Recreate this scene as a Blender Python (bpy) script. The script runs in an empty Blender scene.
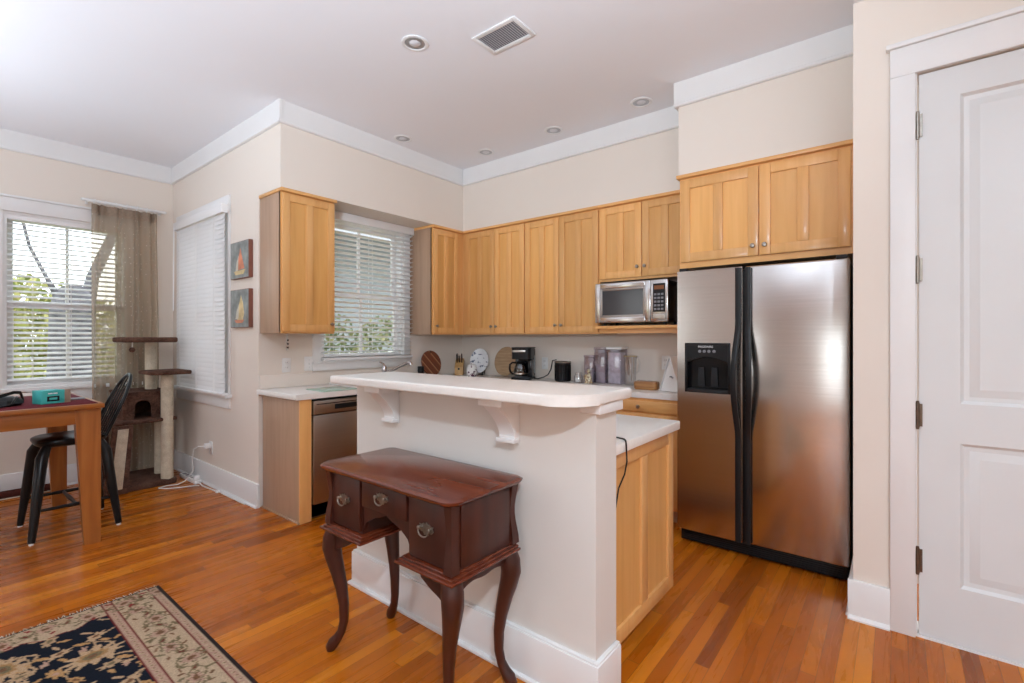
import bpy, bmesh, math, random
import numpy as np
from mathutils import Vector, Matrix
random.seed(7)
SC = bpy.context.scene
COL = SC.collection
R = math.radians

# ------------------------------------------------------------------ camera
cam = bpy.data.cameras.new('camera')
cam.sensor_fit = 'HORIZONTAL'
cam.sensor_width = 36.0
cam.lens = 482.52 / 1024 * 36.0
cam.shift_y = -3.34 / 1024
cam.clip_end = 200
co = bpy.data.objects.new('camera', cam)
COL.objects.link(co)
co.location = (3.554, -3.631, 1.326)
co.rotation_euler = (R(90), 0, R(38.591))
SC.camera = co

# ------------------------------------------------------------------ world, lights, exposure
w = bpy.data.worlds.new('world')
SC.world = w
w.use_nodes = True
nt = w.node_tree
for n in list(nt.nodes):
    nt.nodes.remove(n)
sky = nt.nodes.new('ShaderNodeTexSky')
sky.sky_type = 'NISHITA'
sky.sun_disc = False
sky.sun_elevation = R(55)
sky.sun_rotation = R(100)
sky.air_density = 1.3
sky.dust_density = 3.0
mixw = nt.nodes.new('ShaderNodeMix')
mixw.data_type = 'RGBA'
mixw.inputs[0].default_value = 0.72
mixw.inputs[7].default_value = (2.9, 2.95, 3.1, 1)
bg = nt.nodes.new('ShaderNodeBackground')
bg.inputs[1].default_value = 0.75
ow = nt.nodes.new('ShaderNodeOutputWorld')
nt.links.new(sky.outputs[0], mixw.inputs[6])
nt.links.new(mixw.outputs[2], bg.inputs[0])
nt.links.new(bg.outputs[0], ow.inputs[0])

sun = bpy.data.lights.new('sun', 'SUN')
sun.energy = 1.7
sun.angle = R(3)
sun.color = (1, .95, .85)
so = bpy.data.objects.new('sun', sun)
COL.objects.link(so)
so.rotation_euler = Vector((-.62, .25, -1.0)).to_track_quat('-Z', 'Y').to_euler()

COOL = (.82, .985, 1.14)
def lamp(name, loc, power, radius, color):
    l = bpy.data.lights.new(name, 'POINT')
    l.energy = power
    l.shadow_soft_size = radius
    l.color = color
    o = bpy.data.objects.new(name, l)
    COL.objects.link(o)
    o.location = loc
    return o
def disc_lamp(name, loc, power, size, color):
    l = bpy.data.lights.new(name, 'AREA')
    l.shape = 'DISK'
    l.size = size
    l.energy = power
    l.color = color
    o = bpy.data.objects.new(name, l)
    COL.objects.link(o)
    o.location = loc
    return o
def uplight(name, loc, aim, power, size=100, blend=1.0, color=COOL):
    l = bpy.data.lights.new(name, 'SPOT')
    l.energy = power
    l.spot_size = R(size)
    l.spot_blend = blend
    l.shadow_soft_size = .12
    l.color = color
    o = bpy.data.objects.new(name, l)
    COL.objects.link(o)
    o.location = loc
    o.rotation_euler = (Vector(aim) - Vector(loc)).to_track_quat('-Z', 'Y').to_euler()
    return o
# behind the camera: one ceiling lamp, and added fill spots bounced off the ceiling
uplight('bounce_fill', (4.3, -2.7, 1.6), (4.3, -2.6, 3.08), 10, 140)
disc_lamp('ceiling_lamp', (4.6, -4.4, 3.04), 80, .24, COOL)
uplight('bounce_fill', (3.2, -4.3, 1.7), (2.2, -2.6, 3.08), 260, 100)
uplight('bounce_fill', (0.8, -4.9, 1.7), (-.1, -3.4, 3.08), 95, 100)
uplight('bounce_fill', (3.5, -3.5, 1.55), (3.4, -3.4, 3.08), 85, 150)
uplight('bounce_fill', (-.7, -4.7, 1.5), (-.7, -4.6, 3.08), 140, 150)

vs = SC.view_settings
vs.view_transform = 'Standard'
vs.look = 'None'
vs.gamma = 1
vs.use_curve_mapping = False
vs.exposure = 0.42
SC.cycles.use_denoising = True
SC.cycles.max_bounces = 10
SC.cycles.diffuse_bounces = 6
SC.cycles.glossy_bounces = 4
SC.cycles.transparent_max_bounces = 24
SC.cycles.sample_clamp_indirect = 6

# ------------------------------------------------------------------ materials
def nodes(name):
    m = bpy.data.materials.new(name)
    m.use_nodes = True
    t = m.node_tree
    b = t.nodes['Principled BSDF']
    return m, t, b

def N(t, typ, **kw):
    n = t.nodes.new(typ)
    for k, v in kw.items():
        setattr(n, k, v)
    return n

def ramp(t, fac, stops):
    r = N(t, 'ShaderNodeValToRGB')
    el = r.color_ramp.elements
    el[0].position, el[0].color = stops[0][0], (*stops[0][1], 1)
    el[1].position, el[1].color = stops[-1][0], (*stops[-1][1], 1)
    for p, c in stops[1:-1]:
        e = el.new(p)
        e.color = (*c, 1)
    t.links.new(fac, r.inputs[0])
    return r.outputs[0]

def plain(name, col, rough=.5, metal=0., amt=.06, scale=6., bump=0., bscale=60., coat=0., spec=None, emit=None):
    m, t, b = nodes(name)
    tc = N(t, 'ShaderNodeTexCoord')
    no = N(t, 'ShaderNodeTexNoise')
    no.inputs['Scale'].default_value = scale
    no.inputs['Detail'].default_value = 3
    t.links.new(tc.outputs['Object'], no.inputs['Vector'])
    lo = tuple(c * (1 - amt) for c in col)
    hi = tuple(min(1, c * (1 + amt)) for c in col)
    t.links.new(ramp(t, no.outputs[0], [(.3, lo), (.7, hi)]), b.inputs['Base Color'])
    b.inputs['Roughness'].default_value = rough
    b.inputs['Metallic'].default_value = metal
    b.inputs['Coat Weight'].default_value = coat
    b.inputs['Coat Roughness'].default_value = .12
    if spec is not None:
        b.inputs['Specular IOR Level'].default_value = spec
    if emit:
        b.inputs['Emission Color'].default_value = (*emit[:3], 1)
        b.inputs['Emission Strength'].default_value = emit[3]
    if bump:
        n2 = N(t, 'ShaderNodeTexNoise')
        n2.inputs['Scale'].default_value = bscale
        t.links.new(tc.outputs['Object'], n2.inputs['Vector'])
        bp = N(t, 'ShaderNodeBump')
        bp.inputs['Strength'].default_value = bump
        bp.inputs['Distance'].default_value = .01
        t.links.new(n2.outputs[0], bp.inputs['Height'])
        t.links.new(bp.outputs[0], b.inputs['Normal'])
    return m

def wood(name, dark, mid, light, axis='z', rough=.38, coat=0., scale=1., vary=.12):
    m, t, b = nodes(name)
    tc = N(t, 'ShaderNodeTexCoord')
    mp = N(t, 'ShaderNodeMapping')
    s = {'x': (1.1, 16, 16), 'y': (16, 1.1, 16), 'z': (16, 16, 1.1)}[axis]
    mp.inputs['Scale'].default_value = tuple(q * scale for q in s)
    t.links.new(tc.outputs['Object'], mp.inputs['Vector'])
    n1 = N(t, 'ShaderNodeTexNoise')
    n1.inputs['Scale'].default_value = 1.6
    n1.inputs['Detail'].default_value = 6
    n1.inputs['Distortion'].default_value = .5
    t.links.new(mp.outputs[0], n1.inputs['Vector'])
    c = ramp(t, n1.outputs[0], [(.28, dark), (.5, mid), (.75, light)])
    oi = N(t, 'ShaderNodeObjectInfo')
    mr = N(t, 'ShaderNodeMapRange')
    mr.inputs['To Min'].default_value = 1 - vary
    mr.inputs['To Max'].default_value = 1 + vary
    t.links.new(oi.outputs['Random'], mr.inputs['Value'])
    hs = N(t, 'ShaderNodeHueSaturation')
    t.links.new(mr.outputs[0], hs.inputs['Value'])
    t.links.new(c, hs.inputs['Color'])
    t.links.new(hs.outputs[0], b.inputs['Base Color'])
    b.inputs['Roughness'].default_value = rough
    b.inputs['Coat Weight'].default_value = coat
    b.inputs['Coat Roughness'].default_value = .1
    return m

def floor_mat():
    m, t, b = nodes('oak_strip_floor')
    tc = N(t, 'ShaderNodeTexCoord')
    sp = N(t, 'ShaderNodeSeparateXYZ')
    t.links.new(tc.outputs['Object'], sp.inputs[0])
    def mth(op, a, v=None, a2=None):
        n = N(t, 'ShaderNodeMath', operation=op)
        t.links.new(a, n.inputs[0])
        if a2 is not None:
            t.links.new(a2, n.inputs[1])
        elif v is not None:
            n.inputs[1].default_value = v
        return n.outputs[0]
    W, L = .057, 1.15
    xs = mth('DIVIDE', sp.outputs[0], W)
    ix = mth('FLOOR', xs)
    fx = mth('FRACT', xs)
    wn = N(t, 'ShaderNodeTexWhiteNoise', noise_dimensions='1D')
    t.links.new(ix, wn.inputs['W'])
    off = mth('MULTIPLY', wn.outputs[0], 7.3)
    ys = mth('ADD', mth('DIVIDE', sp.outputs[1], L), a2=off)
    iy = mth('FLOOR', ys)
    fy = mth('FRACT', ys)
    cb = N(t, 'ShaderNodeCombineXYZ')
    t.links.new(ix, cb.inputs[0])
    t.links.new(iy, cb.inputs[1])
    wn2 = N(t, 'ShaderNodeTexWhiteNoise', noise_dimensions='3D')
    t.links.new(cb.outputs[0], wn2.inputs['Vector'])
    # grain
    mp = N(t, 'ShaderNodeMapping')
    mp.inputs['Scale'].default_value = (15, 1.6, 1)
    t.links.new(tc.outputs['Object'], mp.inputs['Vector'])
    ad = N(t, 'ShaderNodeVectorMath', operation='ADD')
    t.links.new(mp.outputs[0], ad.inputs[0])
    sc_ = N(t, 'ShaderNodeVectorMath', operation='SCALE')
    t.links.new(wn2.outputs['Color'], sc_.inputs[0])
    sc_.inputs['Scale'].default_value = 20
    t.links.new(sc_.outputs[0], ad.inputs[1])
    gn = N(t, 'ShaderNodeTexNoise')
    gn.inputs['Scale'].default_value = 1.0
    gn.inputs['Detail'].default_value = 6
    gn.inputs['Distortion'].default_value = 1.2
    t.links.new(ad.outputs[0], gn.inputs['Vector'])
    base = ramp(t, wn2.outputs[0], [(0, FL[0]), (.35, FL[1]), (.7, FL[2]), (1, FL[3])])
    gr = ramp(t, gn.outputs[0], [(.3, (.80, .76, .72)), (.5, (1, 1, 1)), (.75, (1.1, 1.08, 1.06))])
    mx = N(t, 'ShaderNodeMix', data_type='RGBA', blend_type='MULTIPLY')
    mx.inputs[0].default_value = .8
    t.links.new(base, mx.inputs[6])
    t.links.new(gr, mx.inputs[7])
    # seams
    ex = mth('MINIMUM', fx, a2=mth('SUBTRACT', fx, 1.0))
    dx = mth('ABSOLUTE', mth('SUBTRACT', fx, .5))
    dy = mth('ABSOLUTE', mth('SUBTRACT', fy, .5))
    sx = mth('GREATER_THAN', dx, .478)
    sy = mth('GREATER_THAN', dy, .4985)
    seam = mth('MAXIMUM', sx, a2=sy)
    mx2 = N(t, 'ShaderNodeMix', data_type='RGBA')
    mx2.inputs[7].default_value = (.06, .022, .008, 1)
    t.links.new(mth('MULTIPLY', seam, .5), mx2.inputs[0])
    t.links.new(mx.outputs[2], mx2.inputs[6])
    t.links.new(mx2.outputs[2], b.inputs['Base Color'])
    b.inputs['Roughness'].default_value = .28
    rr = N(t, 'ShaderNodeMapRange')
    rr.inputs['To Min'].default_value = .2
    rr.inputs['To Max'].default_value = .36
    t.links.new(gn.outputs[0], rr.inputs['Value'])
    t.links.new(rr.outputs[0], b.inputs['Roughness'])
    b.inputs['Specular IOR Level'].default_value = .33
    bp = N(t, 'ShaderNodeBump')
    bp.inputs['Strength'].default_value = .12
    bp.inputs['Distance'].default_value = .002
    bp.invert = True
    t.links.new(seam, bp.inputs['Height'])
    t.links.new(bp.outputs[0], b.inputs['Normal'])
    return m
FL = [(.26, .060, .002), (.42, .105, .004), (.49, .135, .005), (.62, .20, .012)]

def glass_mat(name, tint=(1, 1, 1), refl=.06, rough=.02):
    m, t, b = nodes(name)
    t.nodes.remove(b)
    out = t.nodes['Material Output']
    tr = N(t, 'ShaderNodeBsdfTransparent')
    tr.inputs[0].default_value = (*tint, 1)
    gl = N(t, 'ShaderNodeBsdfGlossy')
    gl.inputs['Roughness'].default_value = rough
    lw = N(t, 'ShaderNodeLayerWeight')
    lw.inputs[0].default_value = .12
    mr = N(t, 'ShaderNodeMapRange')
    mr.inputs['To Min'].default_value = refl
    mr.inputs['To Max'].default_value = .8
    t.links.new(lw.outputs['Facing'], mr.inputs[0])
    pw = N(t, 'ShaderNodeMath', operation='POWER')
    pw.inputs[1].default_value = 2.0
    t.links.new(mr.outputs[0], pw.inputs[0])
    mx = N(t, 'ShaderNodeMixShader')
    t.links.new(mr.outputs[0] if refl > .05 else pw.outputs[0], mx.inputs[0])
    t.links.new(tr.outputs[0], mx.inputs[1])
    t.links.new(gl.outputs[0], mx.inputs[2])
    t.links.new(mx.outputs[0], out.inputs[0])
    return m

def steel_mat(name, col, rough=.3, axis='z', strength=.03):
    m, t, b = nodes(name)
    tc = N(t, 'ShaderNodeTexCoord')
    mp = N(t, 'ShaderNodeMapping')
    mp.inputs['Scale'].default_value = {'z': (2, 2, 420), 'x': (420, 2, 2)}[axis]
    t.links.new(tc.outputs['Object'], mp.inputs['Vector'])
    n = N(t, 'ShaderNodeTexNoise')
    n.inputs['Scale'].default_value = 1
    n.inputs['Detail'].default_value = 4
    t.links.new(mp.outputs[0], n.inputs['Vector'])
    t.links.new(ramp(t, n.outputs[0], [(.3, tuple(c * .93 for c in col)), (.7, tuple(min(1, c * 1.05) for c in col))]), b.inputs['Base Color'])
    b.inputs['Metallic'].default_value = 1
    b.inputs['Roughness'].default_value = rough
    n2 = N(t, 'ShaderNodeTexNoise')
    n2.inputs['Scale'].default_value = 1.7
    n2.inputs['Detail'].default_value = 1
    t.links.new(tc.outputs['Object'], n2.inputs['Vector'])
    ad = N(t, 'ShaderNodeMath', operation='MULTIPLY_ADD')
    t.links.new(n.outputs[0], ad.inputs[0])
    ad.inputs[1].default_value = .02
    t.links.new(n2.outputs[0], ad.inputs[2])
    bp = N(t, 'ShaderNodeBump')
    bp.inputs['Strength'].default_value = strength
    bp.inputs['Distance'].default_value = .06
    t.links.new(ad.outputs[0], bp.inputs['Height'])
    t.links.new(bp.outputs[0], b.inputs['Normal'])
    return m

def leaf_mat(name, cols):
    m, t, b = nodes(name)
    ge = N(t, 'ShaderNodeNewGeometry')
    c = ramp(t, ge.outputs['Random Per Island'], [(i / (len(cols) - 1), q) for i, q in enumerate(cols)])
    t.links.new(c, b.inputs['Base Color'])
    b.inputs['Roughness'].default_value = .6
    out = t.nodes['Material Output']
    tl = N(t, 'ShaderNodeBsdfTranslucent')
    t.links.new(c, tl.inputs[0])
    mx = N(t, 'ShaderNodeMixShader')
    mx.inputs[0].default_value = .35
    t.links.new(b.outputs[0], mx.inputs[1])
    t.links.new(tl.outputs[0], mx.inputs[2])
    t.links.new(mx.outputs[0], out.inputs[0])
    return m

def curtain_mat():
    m, t, b = nodes('sheer_taupe_cloth')
    out = t.nodes['Material Output']
    tc = N(t, 'ShaderNodeTexCoord')
    vo = N(t, 'ShaderNodeTexVoronoi')
    vo.inputs['Scale'].default_value = 22
    vo.inputs['Randomness'].default_value = .35
    t.links.new(tc.outputs['UV'], vo.inputs['Vector'])
    c = ramp(t, vo.outputs['Distance'], [(.10, (.70, .62, .52)), (.18, (.48, .395, .305))])
    t.links.new(c, b.inputs['Base Color'])
    b.inputs['Roughness'].default_value = .9
    tl = N(t, 'ShaderNodeBsdfTranslucent')
    t.links.new(c, tl.inputs[0])
    tr = N(t, 'ShaderNodeBsdfTransparent')
    tr.inputs[0].default_value = (.92, .86, .78, 1)
    m1 = N(t, 'ShaderNodeMixShader')
    m1.inputs[0].default_value = .4
    t.links.new(b.outputs[0], m1.inputs[1])
    t.links.new(tl.outputs[0], m1.inputs[2])
    m2 = N(t, 'ShaderNodeMixShader')
    m2.inputs[0].default_value = .42
    t.links.new(m1.outputs[0], m2.inputs[1])
    t.links.new(tr.outputs[0], m2.inputs[2])
    t.links.new(m2.outputs[0], out.inputs[0])
    return m

def carpet_mat(name, cols, scale=90, bump=.6):
    m, t, b = nodes(name)
    tc = N(t, 'ShaderNodeTexCoord')
    n = N(t, 'ShaderNodeTexNoise')
    n.inputs['Scale'].default_value = scale
    n.inputs['Detail'].default_value = 4
    t.links.new(tc.outputs['Object'], n.inputs['Vector'])
    n2 = N(t, 'ShaderNodeTexNoise')
    n2.inputs['Scale'].default_value = scale / 6
    t.links.new(tc.outputs['Object'], n2.inputs['Vector'])
    ad = N(t, 'ShaderNodeMath', operation='ADD')
    t.links.new(n.outputs[0], ad.inputs[0])
    t.links.new(n2.outputs[0], ad.inputs[1])
    hv = N(t, 'ShaderNodeMath', operation='MULTIPLY')
    hv.inputs[1].default_value = .5
    t.links.new(ad.outputs[0], hv.inputs[0])
    t.links.new(ramp(t, hv.outputs[0], [(.35, cols[0]), (.65, cols[1])]), b.inputs['Base Color'])
    b.inputs['Roughness'].default_value = .95
    b.inputs['Specular IOR Level'].default_value = .1
    bp = N(t, 'ShaderNodeBump')
    bp.inputs['Strength'].default_value = bump
    bp.inputs['Distance'].default_value = .01
    t.links.new(n.outputs[0], bp.inputs['Height'])
    t.links.new(bp.outputs[0], b.inputs['Normal'])
    return m

def attr_mat(name, rough=.95):
    m, t, b = nodes(name)
    a = N(t, 'ShaderNodeVertexColor', layer_name='pattern')
    tc = N(t, 'ShaderNodeTexCoord')
    n = N(t, 'ShaderNodeTexNoise')
    n.inputs['Scale'].default_value = 160
    t.links.new(tc.outputs['Object'], n.inputs['Vector'])
    g = ramp(t, n.outputs[0], [(.3, (.75, .75, .75)), (.7, (1.1, 1.1, 1.1))])
    mx = N(t, 'ShaderNodeMix', data_type='RGBA', blend_type='MULTIPLY')
    mx.inputs[0].default_value = 1
    t.links.new(a.outputs[0], mx.inputs[6])
    t.links.new(g, mx.inputs[7])
    t.links.new(mx.outputs[2], b.inputs['Base Color'])
    b.inputs['Roughness'].default_value = rough
    b.inputs['Specular IOR Level'].default_value = .1
    return m

def striped_wood(name, cols, width, axis=(1, 0, 0)):
    """laminated strips of different woods"""
    m, t, b = nodes(name)
    tc = N(t, 'ShaderNodeTexCoord')
    d = N(t, 'ShaderNodeVectorMath', operation='DOT_PRODUCT')
    d.inputs[1].default_value = axis
    t.links.new(tc.outputs['Object'], d.inputs[0])
    dv = N(t, 'ShaderNodeMath', operation='DIVIDE')
    dv.inputs[1].default_value = width
    t.links.new(d.outputs['Value'], dv.inputs[0])
    fl = N(t, 'ShaderNodeMath', operation='FRACT')
    t.links.new(dv.outputs[0], fl.inputs[0])
    r = N(t, 'ShaderNodeValToRGB')
    r.color_ramp.interpolation = 'CONSTANT'
    el = r.color_ramp.elements
    el[0].color = (*cols[0], 1)
    el[1].position = 1 / len(cols)
    el[1].color = (*cols[1], 1)
    for i, c in enumerate(cols[2:], 2):
        e = el.new(i / len(cols))
        e.color = (*c, 1)
    t.links.new(fl.outputs[0], r.inputs[0])
    t.links.new(r.outputs[0], b.inputs['Base Color'])
    b.inputs['Roughness'].default_value = .45
    return m

def spotted(name, ground, spot, scale, lo, hi, rough=.25):
    m, t, b = nodes(name)
    tc = N(t, 'ShaderNodeTexCoord')
    n = N(t, 'ShaderNodeTexNoise')
    n.inputs['Scale'].default_value = scale
    n.inputs['Detail'].default_value = 2
    t.links.new(tc.outputs['Object'], n.inputs['Vector'])
    t.links.new(ramp(t, n.outputs[0], [(lo, ground), (hi, spot)]), b.inputs['Base Color'])
    b.inputs['Roughness'].default_value = rough
    return m

M = {}
M['wall'] = plain('cream_wall_paint', (.76, .69, .615), .75, amt=.012, scale=1.5, bump=.02, bscale=180)
M['ceil'] = plain('white_ceiling_paint', (.81, .81, .835), .85, amt=.01, scale=1)
M['trim'] = plain('white_trim_paint', (.765, .762, .755), .42, amt=.01)
M['island_paint'] = plain('off_white_island_paint', (.69, .662, .622), .6, amt=.012, bump=.015, bscale=150)
M['doorpaint'] = plain('white_door_paint', (.675, .69, .69), .38, amt=.01)
M['floor'] = floor_mat()
M['maple'] = wood('honey_maple', (.69, .352, .115), (.755, .40, .140), (.80, .45, .175), 'z', .34, .15)
M['maple_h'] = wood('honey_maple_crossgrain', (.69, .352, .115), (.755, .40, .140), (.80, .45, .175), 'x', .34, .15)
M['maple_y'] = wood('honey_maple_lengthwise', (.69, .352, .115), (.755, .40, .140), (.80, .45, .175), 'y', .34, .15)
M['maple_panel'] = wood('honey_maple_panel', (.68, .345, .100), (.735, .385, .118), (.78, .425, .145), 'z', .34, .15)
M['maple_shaded'] = wood('shaded_honey_maple', (.38, .24, .155), (.425, .275, .18), (.46, .30, .20), 'z', .38, .1, vary=.03)  # same maple, darker and greyer: shade of the sides put into the colour
M['steel'] = steel_mat('brushed_stainless_steel', (.60, .585, .57), .21, 'z', .06)
M['steel_dark'] = steel_mat('dark_brushed_steel', (.40, .37, .35), .34, 'z', .02)
M['nickel'] = plain('satin_nickel', (.50, .47, .43), .3, 1, .05)
M['antique'] = plain('antique_pewter', (.34, .31, .27), .32, 1, .15, 40)
M['bronze'] = plain('aged_bronze', (.16, .12, .09), .4, .9, .15, 40)
M['chrome'] = plain('dull_chrome', (.62, .62, .63), .22, 1, .03)
M['counter'] = plain('cream_solid_surface', (.80, .775, .735), .28, amt=.02, scale=60)
M['black'] = plain('black_plastic', (.010, .010, .011), .38, amt=.1, spec=.28)
M['blackgloss'] = plain('black_gloss', (.006, .006, .007), .16, amt=.1, spec=.35)
M['charcoal'] = plain('charcoal_rubber', (.022, .022, .024), .6, amt=.1, spec=.25)
M['blackwood'] = plain('black_lacquered_wood', (.009, .0085, .0085), .3, amt=.15, spec=.25)
M['white'] = plain('white_plastic', (.80, .80, .79), .4, amt=.02)
M['blind'] = plain('white_blind_slat', (.80, .80, .80), .45, amt=.015)
M['cord'] = plain('white_cord', (.78, .77, .75), .6, amt=.02)
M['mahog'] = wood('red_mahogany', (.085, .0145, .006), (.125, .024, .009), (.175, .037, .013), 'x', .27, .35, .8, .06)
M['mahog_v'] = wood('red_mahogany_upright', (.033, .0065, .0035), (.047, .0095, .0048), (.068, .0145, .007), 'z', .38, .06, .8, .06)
M['oak'] = wood('amber_oak', (.24, .076, .014), (.33, .108, .02), (.40, .145, .03), 'z', .36, .2, 1, .05)
M['oak_y'] = wood('amber_oak_lengthwise', (.24, .076, .014), (.33, .108, .02), (.40, .145, .03), 'y', .36, .2, 1, .05)
M['maroon'] = carpet_mat('maroon_cloth', ((.10, .016, .022), (.16, .028, .035)), 200, .2)
M['teal'] = plain('teal_card', (.05, .42, .40), .5, amt=.04)
M['plush'] = carpet_mat('brown_plush', ((.055, .026, .018), (.15, .078, .055)), 70, .8)
M['sisal'] = carpet_mat('cream_sisal', ((.50, .42, .31), (.66, .58, .45)), 120, .5)
M['curtain'] = curtain_mat()
M['glass'] = glass_mat('window_glass', (.96, .98, .97), .04)
M['clear'] = glass_mat('clear_glass', (.96, .965, .97), .16, .03)
M['violet'] = glass_mat('smoky_violet_plastic', (.80, .76, .82), .13, .06)
M['greenglass'] = plain('frosted_green_glass', (.38, .52, .42), .2, amt=.03)
M['bark'] = plain('grey_bark', (.085, .085, .098), .95, amt=.45, scale=9, bump=.7, bscale=14)
M['leaf_y'] = leaf_mat('yellow_green_leaf', [(.20, .23, .06), (.33, .34, .11), (.44, .41, .18), (.15, .19, .06)])
M['leaf_g'] = leaf_mat('dark_green_leaf', [(.04, .07, .02), (.09, .12, .045), (.16, .17, .07), (.26, .25, .13)])
M['lawn'] = carpet_mat('lawn_grass', ((.24, .26, .08), (.42, .41, .16)), 3, .2)
M['siding'] = plain('grey_siding_paint', (.27, .29, .32), .7, amt=.05)
M['plate'] = spotted('floral_china', (.74, .76, .78), (.10, .13, .20), 26, .56, .66)
M['mug'] = spotted('spotted_china', (.80, .79, .77), (.10, .04, .07), 34, .55, .60)
M['figure'] = spotted('painted_china', (.74, .66, .45), (.20, .11, .05), 60, .45, .62)
M['walnut_strip'] = striped_wood('striped_cutting_board', [(.17, .045, .018), (.20, .055, .022), (.38, .18, .09), (.15, .04, .017), (.19, .05, .02)], .075, (0, .75, .66))
M['straw'] = wood('woven_straw', (.30, .19, .10), (.42, .28, .16), (.50, .36, .22), 'x', .7, 0, 3, .02)
M['basket'] = wood('burl_wood', (.22, .09, .03), (.36, .17, .06), (.50, .27, .11), 'x', .4, .1, 1.5, .02)
M['paper'] = plain('white_paper', (.78, .78, .77), .8, amt=.02)
M['greypanel'] = plain('grey_register', (.35, .33, .31), .5, .3, .05)
M['dull_cone'] = plain('grey_reflector', (.42, .42, .43), .3, .6, .1)
M['frost'] = plain('frosted_lens', (.62, .62, .64), .35, amt=.05)
M['paint_sky'] = plain('painted_blue_grey', (.24, .265, .255), .6, amt=.35, scale=12)
M['paint_red'] = plain('painted_rust', (.62, .22, .12), .6, amt=.3, scale=14)
M['paint_gold'] = plain('painted_gold', (.62, .48, .24), .6, amt=.3, scale=14)
M['paint_pale'] = plain('painted_cream', (.55, .52, .44), .6, amt=.2, scale=14)
M['canvas_edge'] = plain('dark_red_canvas_edge', (.19, .065, .04), .6, amt=.1)
M['amberdisp'] = plain('amber_display', (.10, .03, .008), .4, emit=(1, .3, .05, .06))
M['greybutton'] = plain('grey_button', (.22, .22, .24), .5, amt=.05)
M['water'] = glass_mat('dark_coffee_glass', (.25, .22, .2), .14, .02)
M['darkred'] = carpet_mat('dark_red_mat', ((.05, .014, .012), (.10, .03, .022)), 60, .4)
M['rug'] = attr_mat('patterned_wool')
M['fringe'] = plain('cream_fringe', (.60, .54, .44), .9, amt=.1)
M['inside'] = plain('dark_plush_inside', (.02, .012, .01), .9)

# ------------------------------------------------------------------ geometry helpers
I4 = Matrix.Identity(4)

class MB:
    """collects shapes for ONE mesh object"""
    def __init__(s):
        s.bm = bmesh.new()

    def box(s, x0, y0, z0, x1, y1, z1, bev=0., seg=2, T=I4):
        p = [(x, y, z) for x in (x0, x1) for y in (y0, y1) for z in (z0, z1)]
        v = [s.bm.verts.new(T @ Vector(q)) for q in p]
        f = [s.bm.faces.new([v[i] for i in q]) for q in ((0, 1, 3, 2), (4, 6, 7, 5), (0, 4, 5, 1), (2, 3, 7, 6), (0, 2, 6, 4), (1, 5, 7, 3))]
        if bev:
            es = list({e for q in f for e in q.edges})
            bmesh.ops.bevel(s.bm, geom=es, offset=bev, offset_type='OFFSET', segments=seg, profile=.5, affect='EDGES', clamp_overlap=True)
        return s

    def prism(s, pts, axis, a0, a1, bev=0., seg=2, T=I4):
        def P(u, v, a):
            return {'x': (a, u, v), 'y': (u, a, v), 'z': (u, v, a)}[axis]
        A = [s.bm.verts.new(T @ Vector(P(u, v, a0))) for u, v in pts]
        B = [s.bm.verts.new(T @ Vector(P(u, v, a1))) for u, v in pts]
        n = len(pts)
        fs = [s.bm.faces.new(A), s.bm.faces.new(B[::-1])]
        cap = list(fs[0].edges) + list(fs[1].edges)
        for i in range(n):
            s.bm.faces.new([A[i], B[i], B[(i + 1) % n], A[(i + 1) % n]])
        if bev:
            bmesh.ops.bevel(s.bm, geom=cap, offset=bev, offset_type='OFFSET', segments=seg, profile=.5, affect='EDGES', clamp_overlap=True)
        return s

    def lathe(s, prof, c=(0, 0, 0), n=24, T=I4, sx=1., sy=1.):
        T = Matrix.Translation(Vector(c)) @ T
        rings = []
        for r, z in prof:
            if r < 1e-6:
                rings.append([s.bm.verts.new(T @ Vector((0, 0, z)))])
            else:
                rings.append([s.bm.verts.new(T @ Vector((r * sx * math.cos(2 * math.pi * i / n), r * sy * math.sin(2 * math.pi * i / n), z))) for i in range(n)])
        for a, b in zip(rings, rings[1:]):
            for i in range(n):
                j = (i + 1) % n
                q = [a[i % len(a)], a[j % len(a)], b[j % len(b)], b[i % len(b)]]
                q = [x for k, x in enumerate(q) if x not in q[:k]]
                if len(q) > 2:
                    s.bm.faces.new(q)
        for e in (rings[0], rings[-1]):
            if len(e) > 2:
                s.bm.faces.new(e)
        return s

    def tube(s, pts, r, n=8, flat=1., closed=False, up=None):
        pts = [Vector(p) for p in pts]
        m = len(pts)
        rs = r if isinstance(r, (list, tuple)) else [r] * m
        rings, prev = [], None
        for i, p in enumerate(pts):
            a = pts[(i - 1) % m] if closed else pts[max(i - 1, 0)]
            b = pts[(i + 1) % m] if closed else pts[min(i + 1, m - 1)]
            d = (b - a).normalized()
            if prev is None:
                u = Vector(up) if up else (Vector((0, 0, 1)) if abs(d.z) < .9 else Vector((1, 0, 0)))
            else:
                u = prev
            u = (u - d * u.dot(d)).normalized()
            prev = u
            v = d.cross(u)
            rr = rs[i]
            ru, rv = rr if isinstance(rr, (list, tuple)) else (rr, rr * flat)
            rings.append([s.bm.verts.new(p + u * ru * math.cos(2 * math.pi * k / n) + v * rv * math.sin(2 * math.pi * k / n)) for k in range(n)])
        for i in range(m if closed else m - 1):
            a, b = rings[i], rings[(i + 1) % m]
            for k in range(n):
                s.bm.faces.new([a[k], a[(k + 1) % n], b[(k + 1) % n], b[k]])
        if not closed:
            s.bm.faces.new(rings[0][::-1])
            s.bm.faces.new(rings[-1])
        return s

    def loft(s, secs):
        """secs: list of equally long vertex loops"""
        rings = [[s.bm.verts.new(Vector(p)) for p in q] for q in secs]
        n = len(rings[0])
        for a, b in zip(rings, rings[1:]):
            for k in range(n):
                s.bm.faces.new([a[k], a[(k + 1) % n], b[(k + 1) % n], b[k]])
        s.bm.faces.new(rings[0][::-1])
        s.bm.faces.new(rings[-1])
        return s

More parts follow.
